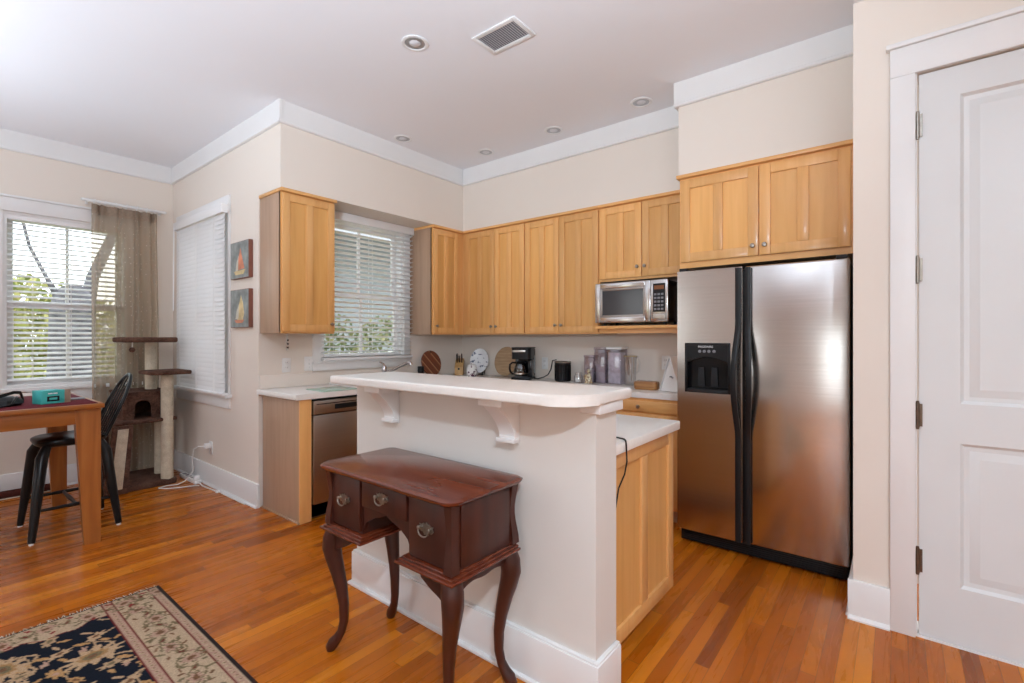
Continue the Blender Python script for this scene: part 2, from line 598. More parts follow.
ORG = {}

def tag(o, label=None, cat=None, group=None, kind=None):
    for k, v in (('label', label), ('category', cat), ('group', group), ('kind', kind)):
        if v:
            o[k] = v
    return o

def obj(name, mb, mat, parent=None, loc=None, smooth=True):
    bm = mb.bm
    bmesh.ops.recalc_face_normals(bm, faces=bm.faces[:])
    o_ = ORG.get(parent.name, Vector()) if parent else Vector(loc or (0, 0, 0))
    if o_.length:
        bmesh.ops.translate(bm, verts=bm.verts[:], vec=-o_)
    if smooth:
        for f in bm.faces:
            f.smooth = True
        for e in bm.edges:
            if len(e.link_faces) == 2 and e.calc_face_angle(0) > R(38):
                e.smooth = False
    me = bpy.data.meshes.new(name)
    bm.to_mesh(me)
    bm.free()
    me.materials.append(M[mat] if isinstance(mat, str) else mat)
    o = bpy.data.objects.new(name, me)
    COL.objects.link(o)
    if parent:
        o.parent = parent
        ORG[o.name] = o_
    else:
        o.location = o_
        ORG[o.name] = o_.copy()
    return o

def thing(name, label, cat, loc=(0, 0, 0), group=None, rotz=0., local=False):
    o = bpy.data.objects.new(name, None)
    o.empty_display_size = .05
    COL.objects.link(o)
    o.location = loc
    o.rotation_euler = (0, 0, rotz)
    ORG[o.name] = Vector() if local else Vector(loc)
    return tag(o, label, cat, group)

def struct(name, mb, mat, parent=None, loc=None, smooth=True):
    o = obj(name, mb, mat, parent, loc, smooth)
    if parent is None:
        o['kind'] = 'structure'
    return o

def copy_thing(o, loc, label=None):
    c = o.copy()
    COL.objects.link(c)
    c.location = loc
    if label:
        c['label'] = label
    for ch in list(o.children):
        d = ch.copy()
        COL.objects.link(d)
        d.parent = c
        for g in list(ch.children):
            e = g.copy()
            COL.objects.link(e)
            e.parent = d
    return c

def bx(*a, **k):
    return MB().box(*a, **k)

def rect_ring(mb, u0, u1, v0, v1, wd, o0, o1, T, bev=0.):
    """a frame of four bars in the (u, v) plane of T, o0..o1 deep"""
    mb.box(u0, o0, v0, u0 + wd, o1, v1, bev, T=T)
    mb.box(u1 - wd, o0, v0, u1, o1, v1, bev, T=T)
    mb.box(u0 + wd, o0, v0, u1 - wd, o1, v0 + wd, bev, T=T)
    mb.box(u0 + wd, o0, v1 - wd, u1 - wd, o1, v1, bev, T=T)
    return mb

def face_x(x):
    """local (u, o, v) -> world for a face looking to +x: u = y, o = out"""
    return Matrix(((0, 1, 0, x), (1, 0, 0, 0), (0, 0, 1, 0), (0, 0, 0, 1)))

def face_y(y):
    """face looking to -y: u = x, o = out"""
    return Matrix(((1, 0, 0, 0), (0, -1, 0, y), (0, 0, 1, 0), (0, 0, 0, 1)))

def face_yp(y):
    return Matrix(((1, 0, 0, 0), (0, 1, 0, y), (0, 0, 1, 0), (0, 0, 0, 1)))

def face_xn(x):
    return Matrix(((0, -1, 0, x), (1, 0, 0, 0), (0, 0, 1, 0), (0, 0, 0, 1)))

# ------------------------------------------------------------------ room constants
CEIL = 3.08
LA, XA, XD, YB = -1.914, -.357, -2.309, .35
XP, YE = 3.391, -.828
YR, XR = -7.2, 5.4
SOF = 2.443

# ------------------------------------------------------------------ setting: floor, ceiling, walls
struct('floor', bx(XD - .15, YR - .15, -.06, XR + .15, YB + .15, 0), 'floor')
struct('ceiling', MB().box(XD - .15, YR - .15, CEIL, XR + .15, LA + .15, CEIL + .08).box(XA - .15, LA + .15, CEIL, XR + .15, YB + .15, CEIL + .08), 'ceil')

def wall_holes(mb, T, u0, u1, z0, z1, holes, thick):
    """a wall slab on the face of T going inwards (negative o) with rectangular holes"""
    us = sorted({u0, u1, *[q for h in holes for q in h[:2]]})
    for a, b in zip(us, us[1:]):
        hs = sorted([h for h in holes if h[0] <= a + 1e-6 and h[1] >= b - 1e-6], key=lambda h: h[2])
        z = z0
        for h in hs:
            if h[2] > z:
                mb.box(a, -thick, z, b, 0, h[2], T=T)
            z = h[3]
        if z < z1:
            mb.box(a, -thick, z, b, 0, z1, T=T)
    return mb

W1 = (-3.13, -2.30, .90, 2.40)
W2 = (-3.99, -3.165, .90, 2.40)
W3 = (-2.04, -.975, .85, 2.44)
W4 = (-1.395, -.50, 1.12, 2.42)
struct('wall_left', wall_holes(MB(), face_x(XD), YR, LA + .15, 0, CEIL, [W2, W1], .15), 'wall')
struct('wall_dining', wall_holes(MB(), face_y(LA), XD, XA, 0, CEIL, [W3], .15), 'wall')
struct('wall_sink', wall_holes(MB(), face_x(XA), LA + .15, YB + .15, 0, CEIL, [W4], .15), 'wall')
struct('wall_back', bx(XA, YB, 0, XP, YB + .15, CEIL), 'wall')
struct('wall_pantry', MB().box(XP, YE, 0, 3.622, YB + .15, CEIL).box(3.622, YE, 2.502, 4.50, YE + .13, CEIL).box(4.50, YE, 0, XR, YE + .13, CEIL)
       .box(3.622, YE + .6, 0, 4.5, YE + .65, CEIL), 'wall')
struct('wall_right', bx(XR, YR, 0, XR + .15, YE + .13, CEIL), 'wall')
struct('wall_rear', wall_holes(MB(), face_yp(YR), XD, XR, 0, CEIL, [(-1.6, -.1, .5, 2.5), (3.6, 5.0, .5, 2.4)], .15), 'wall')
# dropped soffits above the cabinets
struct('wall_soffit_window', bx(XA, LA, SOF, 0, YB, CEIL), 'wall')
struct('wall_soffit_back', bx(0, 0, SOF, XP, YB, CEIL), 'wall')
struct('wall_soffit_fridge', bx(2.377, -.317, SOF, XP, 0, CEIL), 'wall')

# crown boards
def crown(name, a, b, T):
    mb = MB()
    mb.prism([(0, 2.913), (.020, 2.913), (.026, 2.919), (.026, 2.931), (.020, 2.936), (.020, CEIL), (0, CEIL)], 'x', a, b, T=T)
    return struct(name, mb, 'trim')
# prism axis x with pts (y, z): y is "out" here
crown('trim_1', YR, LA, face_x(XD))
crown('trim_2', XD + .026, .026, face_y(LA))
crown('trim_3', LA, -.026, face_x(0))
crown('trim_4', 0, 2.377, face_y(0))
crown('trim_5', 2.351, XP, face_y(-.317))
struct('trim_6', MB().prism([(0, 2.913), (.020, 2.913), (.026, 2.919), (.026, 2.931), (.020, 2.936), (.020, CEIL), (0, CEIL)], 'x', -.317, -.02, T=face_xn(2.377)), 'trim')
crown('trim_7', XP, XR, face_y(YE))
# baseboards
def baseboard(name, a, b, T, h=.182):
    mb = MB()
    mb.prism([(0, 0), (.034, 0), (.034, .008), (.026, .018), (.020, .020), (.020, h - .012), (.014, h), (0, h)], 'x', a, b, T=T)
    return struct(name, mb, 'trim')
baseboard('baseboard_left', YR, LA - .034, face_x(XD))
baseboard('baseboard_dining', XD, XA + .02, face_y(LA))
baseboard('baseboard_pantry', XP - .0202, 3.529, face_y(YE))
struct('baseboard_fridge', MB().prism([(0, 0), (.03, 0), (.03, .01), (.02, .02), (.020, .17), (.014, .182), (0, .182)], 'x', YE, -.50, T=face_xn(XP)), 'trim')

# windows: jambs, two sashes with muntins, glass
def window(name, hole, T, muntins=1, depth=.15, mid=None):
    u0, u1, v0, v1 = hole
    fr = MB()
    rect_ring(fr, u0, u1, v0, v1, .022, -depth + .01, -.004, T)
    o = struct(name, fr, 'trim')
    mid = mid or (v0 + v1) / 2
    sash = MB()
    a, b = u0 + .022, u1 - .022
    rect_ring(sash, a, b, v0 + .022, mid + .02, .045, -.085, -.055, T, .004)
    rect_ring(sash, a, b, mid - .02, v1 - .022, .045, -.12, -.09, T, .004)
    for k in range(muntins):
        u = a + (b - a) * (k + 1) / (muntins + 1)
        sash.box(u - .011, -.083, v0 + .06, u + .011, -.057, mid - .02, T=T)
        sash.box(u - .011, -.118, mid + .02, u + .011, -.092, v1 - .06, T=T)
    obj('sash', sash, 'trim', o)
    g = MB()
    g.box(a + .04, -.072, v0 + .06, b - .04, -.068, mid - .02, T=T)
    g.box(a + .04, -.107, mid + .02, b - .04, -.103, v1 - .06, T=T)
    obj('pane', g, 'glass', o)
    return o
w1 = window('window_1', W1, face_x(XD), 1, mid=1.62)
w2 = window('window_2', W2, face_x(XD), 1, mid=1.62)
w3 = window('window_3', W3, face_y(LA), 1)
w4 = window('window_4', W4, face_x(XA), 1, mid=1.72)

# casings
T = face_x(XD)
c = MB()
c.box(-4.10, 0, 2.40, -2.20, .022, 2.515, .003, T=T).box(-4.12, 0, 2.515, -2.18, .034, 2.535, .003, T=T)
c.box(-3.164, 0, .90, -3.131, .012, 2.40, .002, T=T).box(-2.30, 0, .90, -2.20, .020, 2.40, .002, T=T).box(-4.09, 0, .90, -3.99, .020, 2.40, .002, T=T)
c.box(-4.12, 0, .868, -2.18, .05, .90, .004, T=T).box(-4.09, 0, .77, -2.20, .018, .868, .002, T=T)
struct('trim_8', c, 'trim')
T = face_y(LA)
c = MB()
c.box(-2.14, 0, 2.44, -.874, .022, 2.545, .003, T=T)
c.box(-2.14, 0, .85, -2.04, .020, 2.44, .002, T=T).box(-.975, 0, .85, -.874, .020, 2.44, .002, T=T)
c.box(-2.17, 0, .82, -.845, .05, .85, .004, T=T).box(-2.14, 0, .725, -.874, .018, .82, .002, T=T)
struct('trim_9', c, 'trim')
T = face_x(XA)
c = MB()
c.box(-1.47, 0, 1.12, -1.395, .018, 2.43, .002, T=T).box(-.50, 0, 1.12, -.425, .018, 2.43, .002, T=T)
c.box(-1.475, 0, 1.045, -.425, .018, 1.12, .002, T=T).box(-1.475, 0, 1.105, -.425, .03, 1.125, .002, T=T)
struct('trim_10', c, 'trim')
# door casing and door on the pantry wall
T = face_y(YE)
c = MB()
c.box(3.529, 0, 0, 3.618, .022, 2.502, .003, T=T).box(4.505, 0, 0, 4.594, .022, 2.502, .003, T=T)
c.box(3.529, 0, 2.502, 4.594, .022, 2.63, .003, T=T).box(3.515, 0, 2.63, 4.61, .036, 2.652, .004, T=T)
struct('trim_11', c, 'trim')
c = MB()
c.box(3.60, -.13, 0, 3.624, .002, 2.502, T=T).box(4.50, -.13, 0, 4.522, .002, 2.502, T=T)
c.box(3.60, -.13, 0, 4.52, .004, .010, T=T)
struct('trim_12', c, 'trim')
DX0, DX1 = 3.630, 4.496
d = MB()
ST, o0, o1 = .135, -.044, -.004
def panel_opening(mb, u0, u1, v0, v1):
    """sloped moulding ring round a raised field"""
    k = [(0, -.004), (.012, -.016), (.030, -.018), (.062, -.009)]
    for (a, oa), (b, ob) in zip(k, k[1:]):
        p = [(u0 + a, v0 + a), (u1 - a, v0 + a), (u1 - a, v1 - a), (u0 + a, v1 - a)]
        q = [(u0 + b, v0 + b), (u1 - b, v0 + b), (u1 - b, v1 - b), (u0 + b, v1 - b)]
        A = [mb.bm.verts.new(T @ Vector((x, oa, y))) for x, y in p]
        B = [mb.bm.verts.new(T @ Vector((x, ob, y))) for x, y in q]
        for i in range(4):
            mb.bm.faces.new([A[i], A[(i + 1) % 4], B[(i + 1) % 4], B[i]])
    a, oa = k[-1]
    mb.bm.faces.new([mb.bm.verts.new(T @ Vector((x, oa, y))) for x, y in ((u0 + a, v0 + a), (u1 - a, v0 + a), (u1 - a, v1 - a), (u0 + a, v1 - a))])
d.box(DX0, o0, .012, DX0 + ST, o1, 2.495, T=T).box(DX1 - ST, o0, .012, DX1, o1, 2.495, T=T)
for a, b in ((.012, .255), (.875, 1.045), (2.37, 2.495)):
    d.box(DX0 + ST, o0, a, DX1 - ST, o1, b, T=T)
panel_opening(d, DX0 + ST, DX1 - ST, .255, .875)
panel_opening(d, DX0 + ST, DX1 - ST, 1.045, 2.37)
d.box(DX0 + ST, o0, .255, DX1 - ST, o0 + .01, 2.37, T=T)
door = struct('door_1', d, 'doorpaint')
for z in (2.27, 1.63, .985, .34):
    h = MB()
    h.tube([(3.625, YE - .006, z - .055), (3.625, YE - .006, z + .055)], .0075, 10)
    h.box(3.612, YE - .004, z - .05, 3.642, YE + .003, z + .05)
    for q in (-.058, .058):
        h.lathe([(0, -.006), (.006, -.004), (.006, .004), (0, .006)], (3.625, YE - .006, z + q), 10)
    obj('hinge', h, 'bronze' if z < 1.2 else 'antique', door)
k = MB().lathe([(.026, 0), (.026, .008), (.011, .012), (.011, .035), (.026, .045), (.03, .06), (.022, .072), (0, .075)], (DX1 - .07, YE + .004, .95), 20, Matrix.Rotation(R(90), 4, 'X'))
obj('door_knob', k, 'nickel', door)

# ------------------------------------------------------------------ outside the windows
struct('ground_outside', bx(-40, -30, -.75, XD - .16, 40, -.6), 'lawn')
def foliage(mb, c, rad, n, size, rnd, flat=1.):
    for _ in range(n):
        while True:
            p = Vector((rnd.uniform(-1, 1), rnd.uniform(-1, 1), rnd.uniform(-1, 1)))
            if .35 < p.length < 1:
                break
        p = Vector(c) + Vector((p.x * rad[0], p.y * rad[1], p.z * rad[2]))
        a = Vector((rnd.gauss(0, 1), rnd.gauss(0, 1), rnd.gauss(0, 1))).normalized()
        b = a.orthogonal().normalized()
        s_ = size * rnd.uniform(.6, 1.4)
        mb.bm.faces.new([mb.bm.verts.new(p + q) for q in (a * s_, b * s_ * .5, -a * s_, -b * s_ * .5)])
def tree(name, label, base, trunk, crowns, mat, leaf, n, group=None, seed=1):
    rnd = random.Random(seed)
    t = thing(name, label, 'tree', base, group)
    mb = MB()
    for pts, rs in trunk:
        mb.tube(pts, rs, 14)
    obj('trunk', mb, 'bark', t)
    fm = MB()
    for c_, r_ in crowns:
        foliage(fm, c_, r_, n, leaf, rnd)
    obj('foliage', fm, mat, t, smooth=False)
    return t
tree('tree', 'thick grey forked tree trunk outside the blinds behind the dining table', (-5, -2.28, -.6),
     [([(-5, -2.28, -.62), (-5, -2.28, -.2), (-5, -2.27, .6), (-5, -2.26, 1.3), (-5, -2.26, 1.7), (-5, -2.25, 1.88), (-5, -2.24, 1.99), (-5, -2.24, 2.03)], [.36, .29, .255, .24, .232, .205, .14, .06]),
      ([(-5, -2.12, 1.75), (-5, -2.06, 2.15), (-5.1, -1.85, 2.7), (-5.2, -1.5, 3.6), (-5.3, -1.2, 4.6)], [.09, .07, .06, .05, .04]),
      ([(-5, -2.38, 1.8), (-4.95, -2.52, 2.1), (-5.1, -2.66, 2.5), (-5.2, -2.8, 3.3), (-5.3, -3.1, 4.3)], [.05, .022, .018, .015, .012])],
     [((-5.5, -1.6, 5.2), (1.8, 1.8, 1.1)), ((-6, -3.2, 5.2), (1.5, 1.5, 1.0))], 'leaf_y', .07, 1200, None, 3)
for i, (x, y, h, lab) in enumerate([(-9.5, -3.0, 1.0, 'yellow green shrub on the lawn left of the big grey trunk'), (-9.5, -.6, .9, 'yellow green shrub on the lawn right of the big grey trunk'),
                                    (-8, -5.9, 1.3, 'yellow green shrub on the lawn at the edge of the left window')]):
    rnd = random.Random(20 + i)
    t = thing('shrub', lab, 'shrub', (x, y, -.6), 'shrubs on the lawn')
    obj('stem', MB().tube([(x, y, -.62), (x, y + .05, 0), (x, y, .5)], [.06, .05, .02], 8), 'bark', t)
    fm = MB()
    foliage(fm, (x, y, h * .55 - .2), (.9, 1.0, h), 2600, .065, rnd)
    obj('foliage', fm, 'leaf_y', t, smooth=False)
tree('tree', 'leafy pale tree far beyond the lawn behind the forked trunk', (-16, -3.6, -.6),
     [([(-16, -3.6, -.62), (-16, -3.5, 1.5), (-16, -3.7, 3)], [.25, .2, .1])],
     [((-16, -3.2, 1.3), (2.0, 4.6, 2.0))], 'leaf_y', .15, 5200, None, 9)
# beyond the sink window: bushes and a neighbouring porch
for i, (x, y, r) in enumerate([(-3.1, .15, .68), (-3.4, 1.75, .80)]):
    rnd = random.Random(40 + i)
    lab = ('dark green bush nearest the sink window outside', 'dark green bush beyond the sink window beside the porch')[i]
    t = thing('bush', lab, 'shrub', (x, y, -.6), 'bushes outside the sink window')
    obj('stem', MB().tube([(x, y, -.62), (x, y, .3), (x + .1, y, 1.0)], [.06, .05, .02], 8), 'bark', t)
    fm = MB()
    foliage(fm, (x, y, 1.0), (.7, r, .78), 1500, .045, rnd)
    obj('foliage', fm, 'leaf_g', t, smooth=False)
t = thing('neighbour_porch', 'grey house with white porch rails seen through the sink window blinds', 'house', (-6.5, 2.0, -.6))
obj('wall', bx(-7.4, .2, -.6, -7.2, 8, 5.5), 'siding', t)
obj('porch_roof', MB().prism([(-7.2, 4.4), (-5.1, 3.45), (-5.1, 3.58), (-7.2, 4.55)], 'y', .3, 7.5), 'siding', t)
rl = MB().box(-5.3, .4, .95, -5.22, 6.4, 1.03).box(-5.3, .4, .25, -5.22, 6.4, .31)
for k in range(50):
    rl.box(-5.28, (.45 + k * .118), .3, -5.24, (.49 + k * .118), .96)
obj('railing', rl, 'trim', t)
for y in (.35, 5.6):
    obj('post', bx(-5.33, y, -.6, -5.19, y + .14, 3.5), 'trim', t)

# ------------------------------------------------------------------ cabinets
def knob(parent, T, u, v, o=.020):
    k = MB().lathe([(.008, 0), (.006, .004), (.005, .012), (.013, .018), (.0145, .023), (.011, .028), (0, .030)], (0, 0, 0), 14,
                   T @ Matrix.Translation((u, o, v)) @ Matrix.Rotation(R(-90), 4, 'X'))
    return obj('knob', k, 'antique', parent)

def shaker(u0, u1, v0, v1, T, t=.020, st=.056, two=True):
    mb = MB()
    rect_ring(mb, u0, u1, v0, v1, st, .001, t, T, .0025)
    um = (u0 + u1) / 2
    if two:
        mb.box(um - st / 2, .001, v0 + st, um + st / 2, t, v1 - st, .0025, T=T)
    PANELS[id(mb)] = MB().box(u0 + st - .004, .001, v0 + st - .004, u1 - st + .004, t - .0125, v1 - st + .004, T=T)
    return mb

PANELS = {}
def panel_door(name, mb, mat, parent):
    """a framed door with its recessed field as a part of its own"""
    pm = PANELS.pop(id(mb))
    d = obj(name, mb, mat, parent)
    obj('recessed_panel', pm, 'maple_panel', d)
    return d

Z0, Z1 = 1.362, 2.43
def top_strip(parent, segs, mat):
    mb = MB()
    for s in segs:
        mb.box(*s, .003)
    return obj('top_trim', mb, mat, parent)

# upper cabinet left of the sink window
FX = face_x(-.022)
t = thing('wall_cabinet', 'maple upper cabinet hung alone left of the sink window', 'cabinet', (-.18, -1.69, Z0))
obj('body', bx(XA + .001, -1.905, Z0, -.022, -1.468, 2.425, .002), 'maple_shaded', t)
obj('face_frame', MB().box(-.040, -1.905, Z0, -.021, -1.468, 2.425), 'maple', t)
d = panel_door('door', shaker(-1.897, -1.474, Z0 + .012, 2.408, FX), 'maple', t)
knob(d, FX, -1.505, Z0 + .075)
top_strip(t, [(XA + .001, -1.915, 2.418, .016, -1.462, SOF - .001)], 'maple_y')
# corner cabinet right of the sink window
t = thing('wall_cabinet', 'narrow maple corner cabinet hung right of the sink window', 'cabinet', (-.18, -.2, Z0))
obj('body', bx(XA + .001, -.415, Z0, -.022, .020, 2.425, .002), 'maple_shaded', t)
obj('face_frame', MB().box(-.040, -.415, Z0, -.0205, .0205, 2.425), 'maple', t)
d = panel_door('door', shaker(-.405, -.062, Z0 + .012, 2.408, FX, two=True), 'maple', t)
knob(d, FX, -.372, Z0 + .085)
top_strip(t, [(XA + .001, -.42, 2.418, .016, -.02, SOF - .001)], 'maple_y')

FY = face_y(.022)
def uppers(x0, x1, z0, doors, label, front=.022, T=FY, zt=2.425, kz=.08, sx=None, side='maple_shaded', grp='maple upper cabinets along the back wall'):
    t = thing('wall_cabinet', label, 'cabinet', ((x0 + x1) / 2, YB - .2, z0), grp)
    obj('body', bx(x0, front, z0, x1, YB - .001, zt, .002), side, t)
    obj('face_frame', MB().box(x0, front - .001, z0, x1, front + .018, zt), 'maple', t)
    for i, (a, b) in enumerate(doors):
        d = panel_door('door', shaker(a, b, z0 + .012 if z0 < 1.7 else z0 + .02, 2.408, T), 'maple', t)
        knob(d, T, b - .028 if i == 0 else a + .028, z0 + kz)
    return t
a = uppers(-.02, .803, Z0, [(.035, .424), (.430, .798)], 'tall two door maple upper cabinet in the kitchen corner above the knife block')
top_strip(a, [(-.018, -.016, 2.418, .803, YB - .001, SOF - .001)], 'maple_h')
a = uppers(.804, 1.590, Z0, [(.810, 1.186), (1.192, 1.582)], 'tall two door maple upper cabinet beside the microwave')
top_strip(a, [(.804, -.016, 2.418, 1.590, YB - .001, SOF - .001)], 'maple_h')
a = uppers(1.591, 2.374, 1.797, [(1.598, 1.965), (1.972, 2.338)], 'short two door maple cabinet above the microwave', kz=.10)
top_strip(a, [(1.591, -.016, 2.418, 2.374, YB - .001, SOF - .001)], 'maple_h')
FF = face_y(-.297)
t = thing('wall_cabinet', 'wide two door maple cabinet above the refrigerator', 'cabinet', (2.87, .05, 1.805))
obj('body', bx(2.380, -.297, 1.805, 3.389, YB - .001, 2.425, .002), 'maple_shaded', t)
obj('face_frame', bx(2.380, -.299, 1.805, 3.389, -.28, 2.425), 'maple_h', t)
for i, (a, b) in enumerate([(2.392, 2.876), (2.884, 3.350)]):
    d = panel_door('door', shaker(a, b, 1.845, 2.405, FF, st=.06), 'maple', t)
    knob(d, FF, b - .03 if i == 0 else a + .03, 1.905)
top_strip(t, [(2.366, -.334, 2.418, 3.389, -.02, SOF - .001)], 'maple_h')
for x in (2.378, 3.367):
    obj('side_board', bx(x, -.295, .0, x + .018, YB - .002, 1.804), 'maple', t)
# microwave shelf
t = thing('microwave_shelf', 'maple shelf under the microwave', 'shelf', (1.98, .15, 1.40))
obj('board', bx(1.592, -.062, 1.402, 2.376, YB - .001, 1.427, .003), 'maple_h', t)
obj('apron', bx(1.60, .0, 1.366, 2.376, .018, 1.402), 'maple_h', t)
# end panel between the shelf and the refrigerator


# base cabinets, sink wall
XF, YF = .240, -.247
FB = face_x(XF)
t = thing('base_cabinet', 'maple end panel and stile beside the dishwasher', 'cabinet', (-.05, -1.85, 0))
obj('end_panel', bx(XA + .022, -1.892, 0, XF - .018, -1.872, .884, .001), 'maple_shaded', t)
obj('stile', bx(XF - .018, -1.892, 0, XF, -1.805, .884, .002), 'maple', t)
obj('shoe_trim', bx(XA + .02, -1.902, 0, XF - .002, -1.892, .014, .003), 'maple_shaded', t)
# dishwasher
t = thing('dishwasher', 'dark stainless dishwasher under the worktop by the bar', 'dishwasher', (-.05, -1.5, 0))
obj('body', bx(XA + .05, -1.800, .02, XF - .02, -1.205, .875), 'black', t)
obj('door', MB().box(XF - .02, -1.797, .115, XF + .012, -1.208, .762, .006), 'steel_dark', t)
cp = obj('control_panel', MB().box(XF - .02, -1.797, .768, XF + .016, -1.208, .868, .006), 'steel_dark', t)
obj('grip_recess', MB().box(XF + .0145, -1.63, .795, XF + .0175, -1.40, .832, .001), 'black', cp)
obj('vent_strip', MB().box(XF + .0145, -1.775, .84, XF + .017, -1.235, .846), 'black', cp)
obj('kick_plate', bx(XF - .045, -1.797, .012, XF - .02, -1.208, .108, .003), 'steel_dark', t)
# sink base and corner
def base(name_label, T, segs, body, cat='cabinet', drawers=()):
    t = thing('base_cabinet', name_label, 'cabinet', ((body[0] + body[3]) / 2, (body[1] + body[4]) / 2, 0), 'maple base cabinets under the worktop')
    obj('body', bx(*body), 'maple', t)
    for (a, b, v0, v1, typ) in segs:
        if typ == 'drawer':
            mb = MB().box(a, .001, v0, b, .020, v1, .003, T=T)
            dd = obj('drawer', mb, 'maple_h' if T[0][0] == 1 else 'maple_y', t)
            knob(dd, T, (a + b) / 2, (v0 + v1) / 2)
        else:
            dd = panel_door('door', shaker(a, b, v0, v1, T), 'maple', t)
            knob(dd, T, b - .03 if typ == 'r' else a + .03, v1 - .06)
    kick = MB()
    kb = list(body)
    kb[2], kb[5] = 0, .1
    if T[0][0] == 1:
        kb[1] += .06
    else:
        kb[3] -= .06
    obj('toe_kick', kick.box(*kb), 'maple_shaded', t)
    return t
base('maple sink base with two doors beyond the dishwasher', FB, [(-1.19, -.79, .12, .72, 'r'), (-.78, -.36, .12, .72, 'l'), (-1.19, -.36, .735, .865, 'drawer')], (XA + .022, -1.203, .1, XF, -.245, .885))
FC = face_y(YF)
base('maple base cabinet under the coffee maker', FC, [(.30, .68, .12, .72, 'r'), (.69, 1.07, .12, .72, 'l'), (.30, 1.07, .735, .865, 'drawer')], (.245, YF, .1, 1.08, YB - .022, .885))
base('maple base cabinet under the canisters', FC, [(1.09, 1.42, .12, .72, 'r'), (1.43, 1.75, .12, .72, 'l'), (1.09, 1.75, .735, .865, 'drawer')], (1.082, YF, .1, 1.76, YB - .022, .885))
base('maple drawer base cabinet beside the refrigerator', FC, [(1.775, 2.355, .785, .862, 'drawer'), (1.775, 2.355, .12, .77, 'l')], (1.762, YF, .1, 2.375, YB - .022, .885))

# worktop: one L-shaped slab with upstands
t = thing('worktop', 'cream L-shaped worktop along the sink wall and back wall', 'worktop', (0, 0, .885))
sl = MB().prism([(XA + .001, -1.930), (.262, -1.930), (.262, -.268), (2.376, -.268), (2.376, YB - .001), (XA + .001, YB - .001)], 'z', .886, .926, .006)
obj('slab', sl, 'counter', t)
up = MB().box(XA + .001, -1.912, .926, XA + .020, -.0, 1.03, .003)
obj('upstand', up, 'wall', t)
# sink
t = thing('sink', 'white double bowl sink under the window behind the bar', 'sink', (-.03, -.8, .927))
s_ = MB()
rect_ring(s_, -1.10, -.42, -.222, .17, .03, .0, .008, Matrix(((0, 0, 1, 0), (1, 0, 0, 0), (0, 1, 0, .9262), (0, 0, 0, 1))), .003)
obj('rim', s_, 'white', t)
obj('bowl', bx(-.195, -1.07, .9262, .14, -.45, .929), 'greypanel', t)
# faucet
t = thing('faucet', 'dull chrome single lever faucet under the window', 'faucet', (-.26, -.80, .926))
f = MB().lathe([(.030, .0), (.030, .012), (.024, .02), (.022, .075), (.026, .085), (.026, .115), (.018, .135), (0, .14)], (-.26, -.80, .9275), 18)
obj('body', f, 'chrome', t)
obj('spout', MB().tube([(-.25, -.79, 1.0), (-.21, -.765, 1.015), (-.14, -.71, 1.060), (-.085, -.672, 1.092), (-.06, -.655, 1.092), (-.05, -.648, 1.07)], [.015, .0145, .014, .0165, .020, .018], 12), 'chrome', t)
obj('lever', MB().tube([(-.26, -.80, 1.06), (-.262, -.815, 1.085), (-.268, -.85, 1.10)], [.010, .009, .006], 10), 'chrome', t)
t = tag(obj('soap_dispenser_cap', MB().lathe([(.022, 0), (.022, .012), (.012, .02), (.012, .05), (0, .055)], (-.30, -.585, .9275), 16), 'chrome', None, (-.30, -.585, .9275)), 'small chrome cap beside the faucet on the worktop', 'soap dispenser')

# ------------------------------------------------------------------ island
IX0, IX1, IY0, IY1 = 1.270, 2.722, -2.113, -1.955
struct('wall_island', bx(IX0, IY0, 0, IX1, IY1, 1.0935), 'island_paint')
bb = MB()
def lap(o_, z0, z1):
    bb.prism([(IX0 - o_, IY0 - o_), (IX1 + o_, IY0 - o_), (IX1 + o_, IY1), (IX1, IY1), (IX1, IY0), (IX0, IY0), (IX0, IY1), (IX0 - o_, IY1)], 'z', z0, z1, min(.004, (z1 - z0) / 3))
lap(.036, 0, .016)
lap(.020, .014, .176)
lap(.015, .175, .184)
struct('baseboard_island', bb, 'trim')

t = thing('bar_top', 'thick white bar top with rounded corner on the island wall', 'bar top', (2.0, -2.08, 1.094))
def rounded(x0, x1, y0, y1, rs, n=10):
    """corner radii: (x0y0, x1y0, x1y1, x0y1)"""
    out = []
    for (cx, cy, a0), r in zip([(x0, y0, 180), (x1, y0, 270), (x1, y1, 0), (x0, y1, 90)], rs):
        px = cx + r if cx == x0 else cx - r
        py = cy + r if cy == y0 else cy - r
        k = n if r > .02 else 3
        for i in range(k + 1):
            a = R(a0 + 90 * i / k)
            out.append((px + r * math.cos(a), py + r * math.sin(a)))
    return out
obj('slab', MB().prism(rounded(1.275, 2.752, -2.280, -1.872, (.012, .15, .02, .01), 14), 'z', 1.094, 1.134, .009, 3), 'counter', t)
obj('cap_trim', MB().box(IX1 - .06, IY0 - .012, 1.058, IX1 + .024, IY1 + .01, 1.0938, .003), 'trim', t)

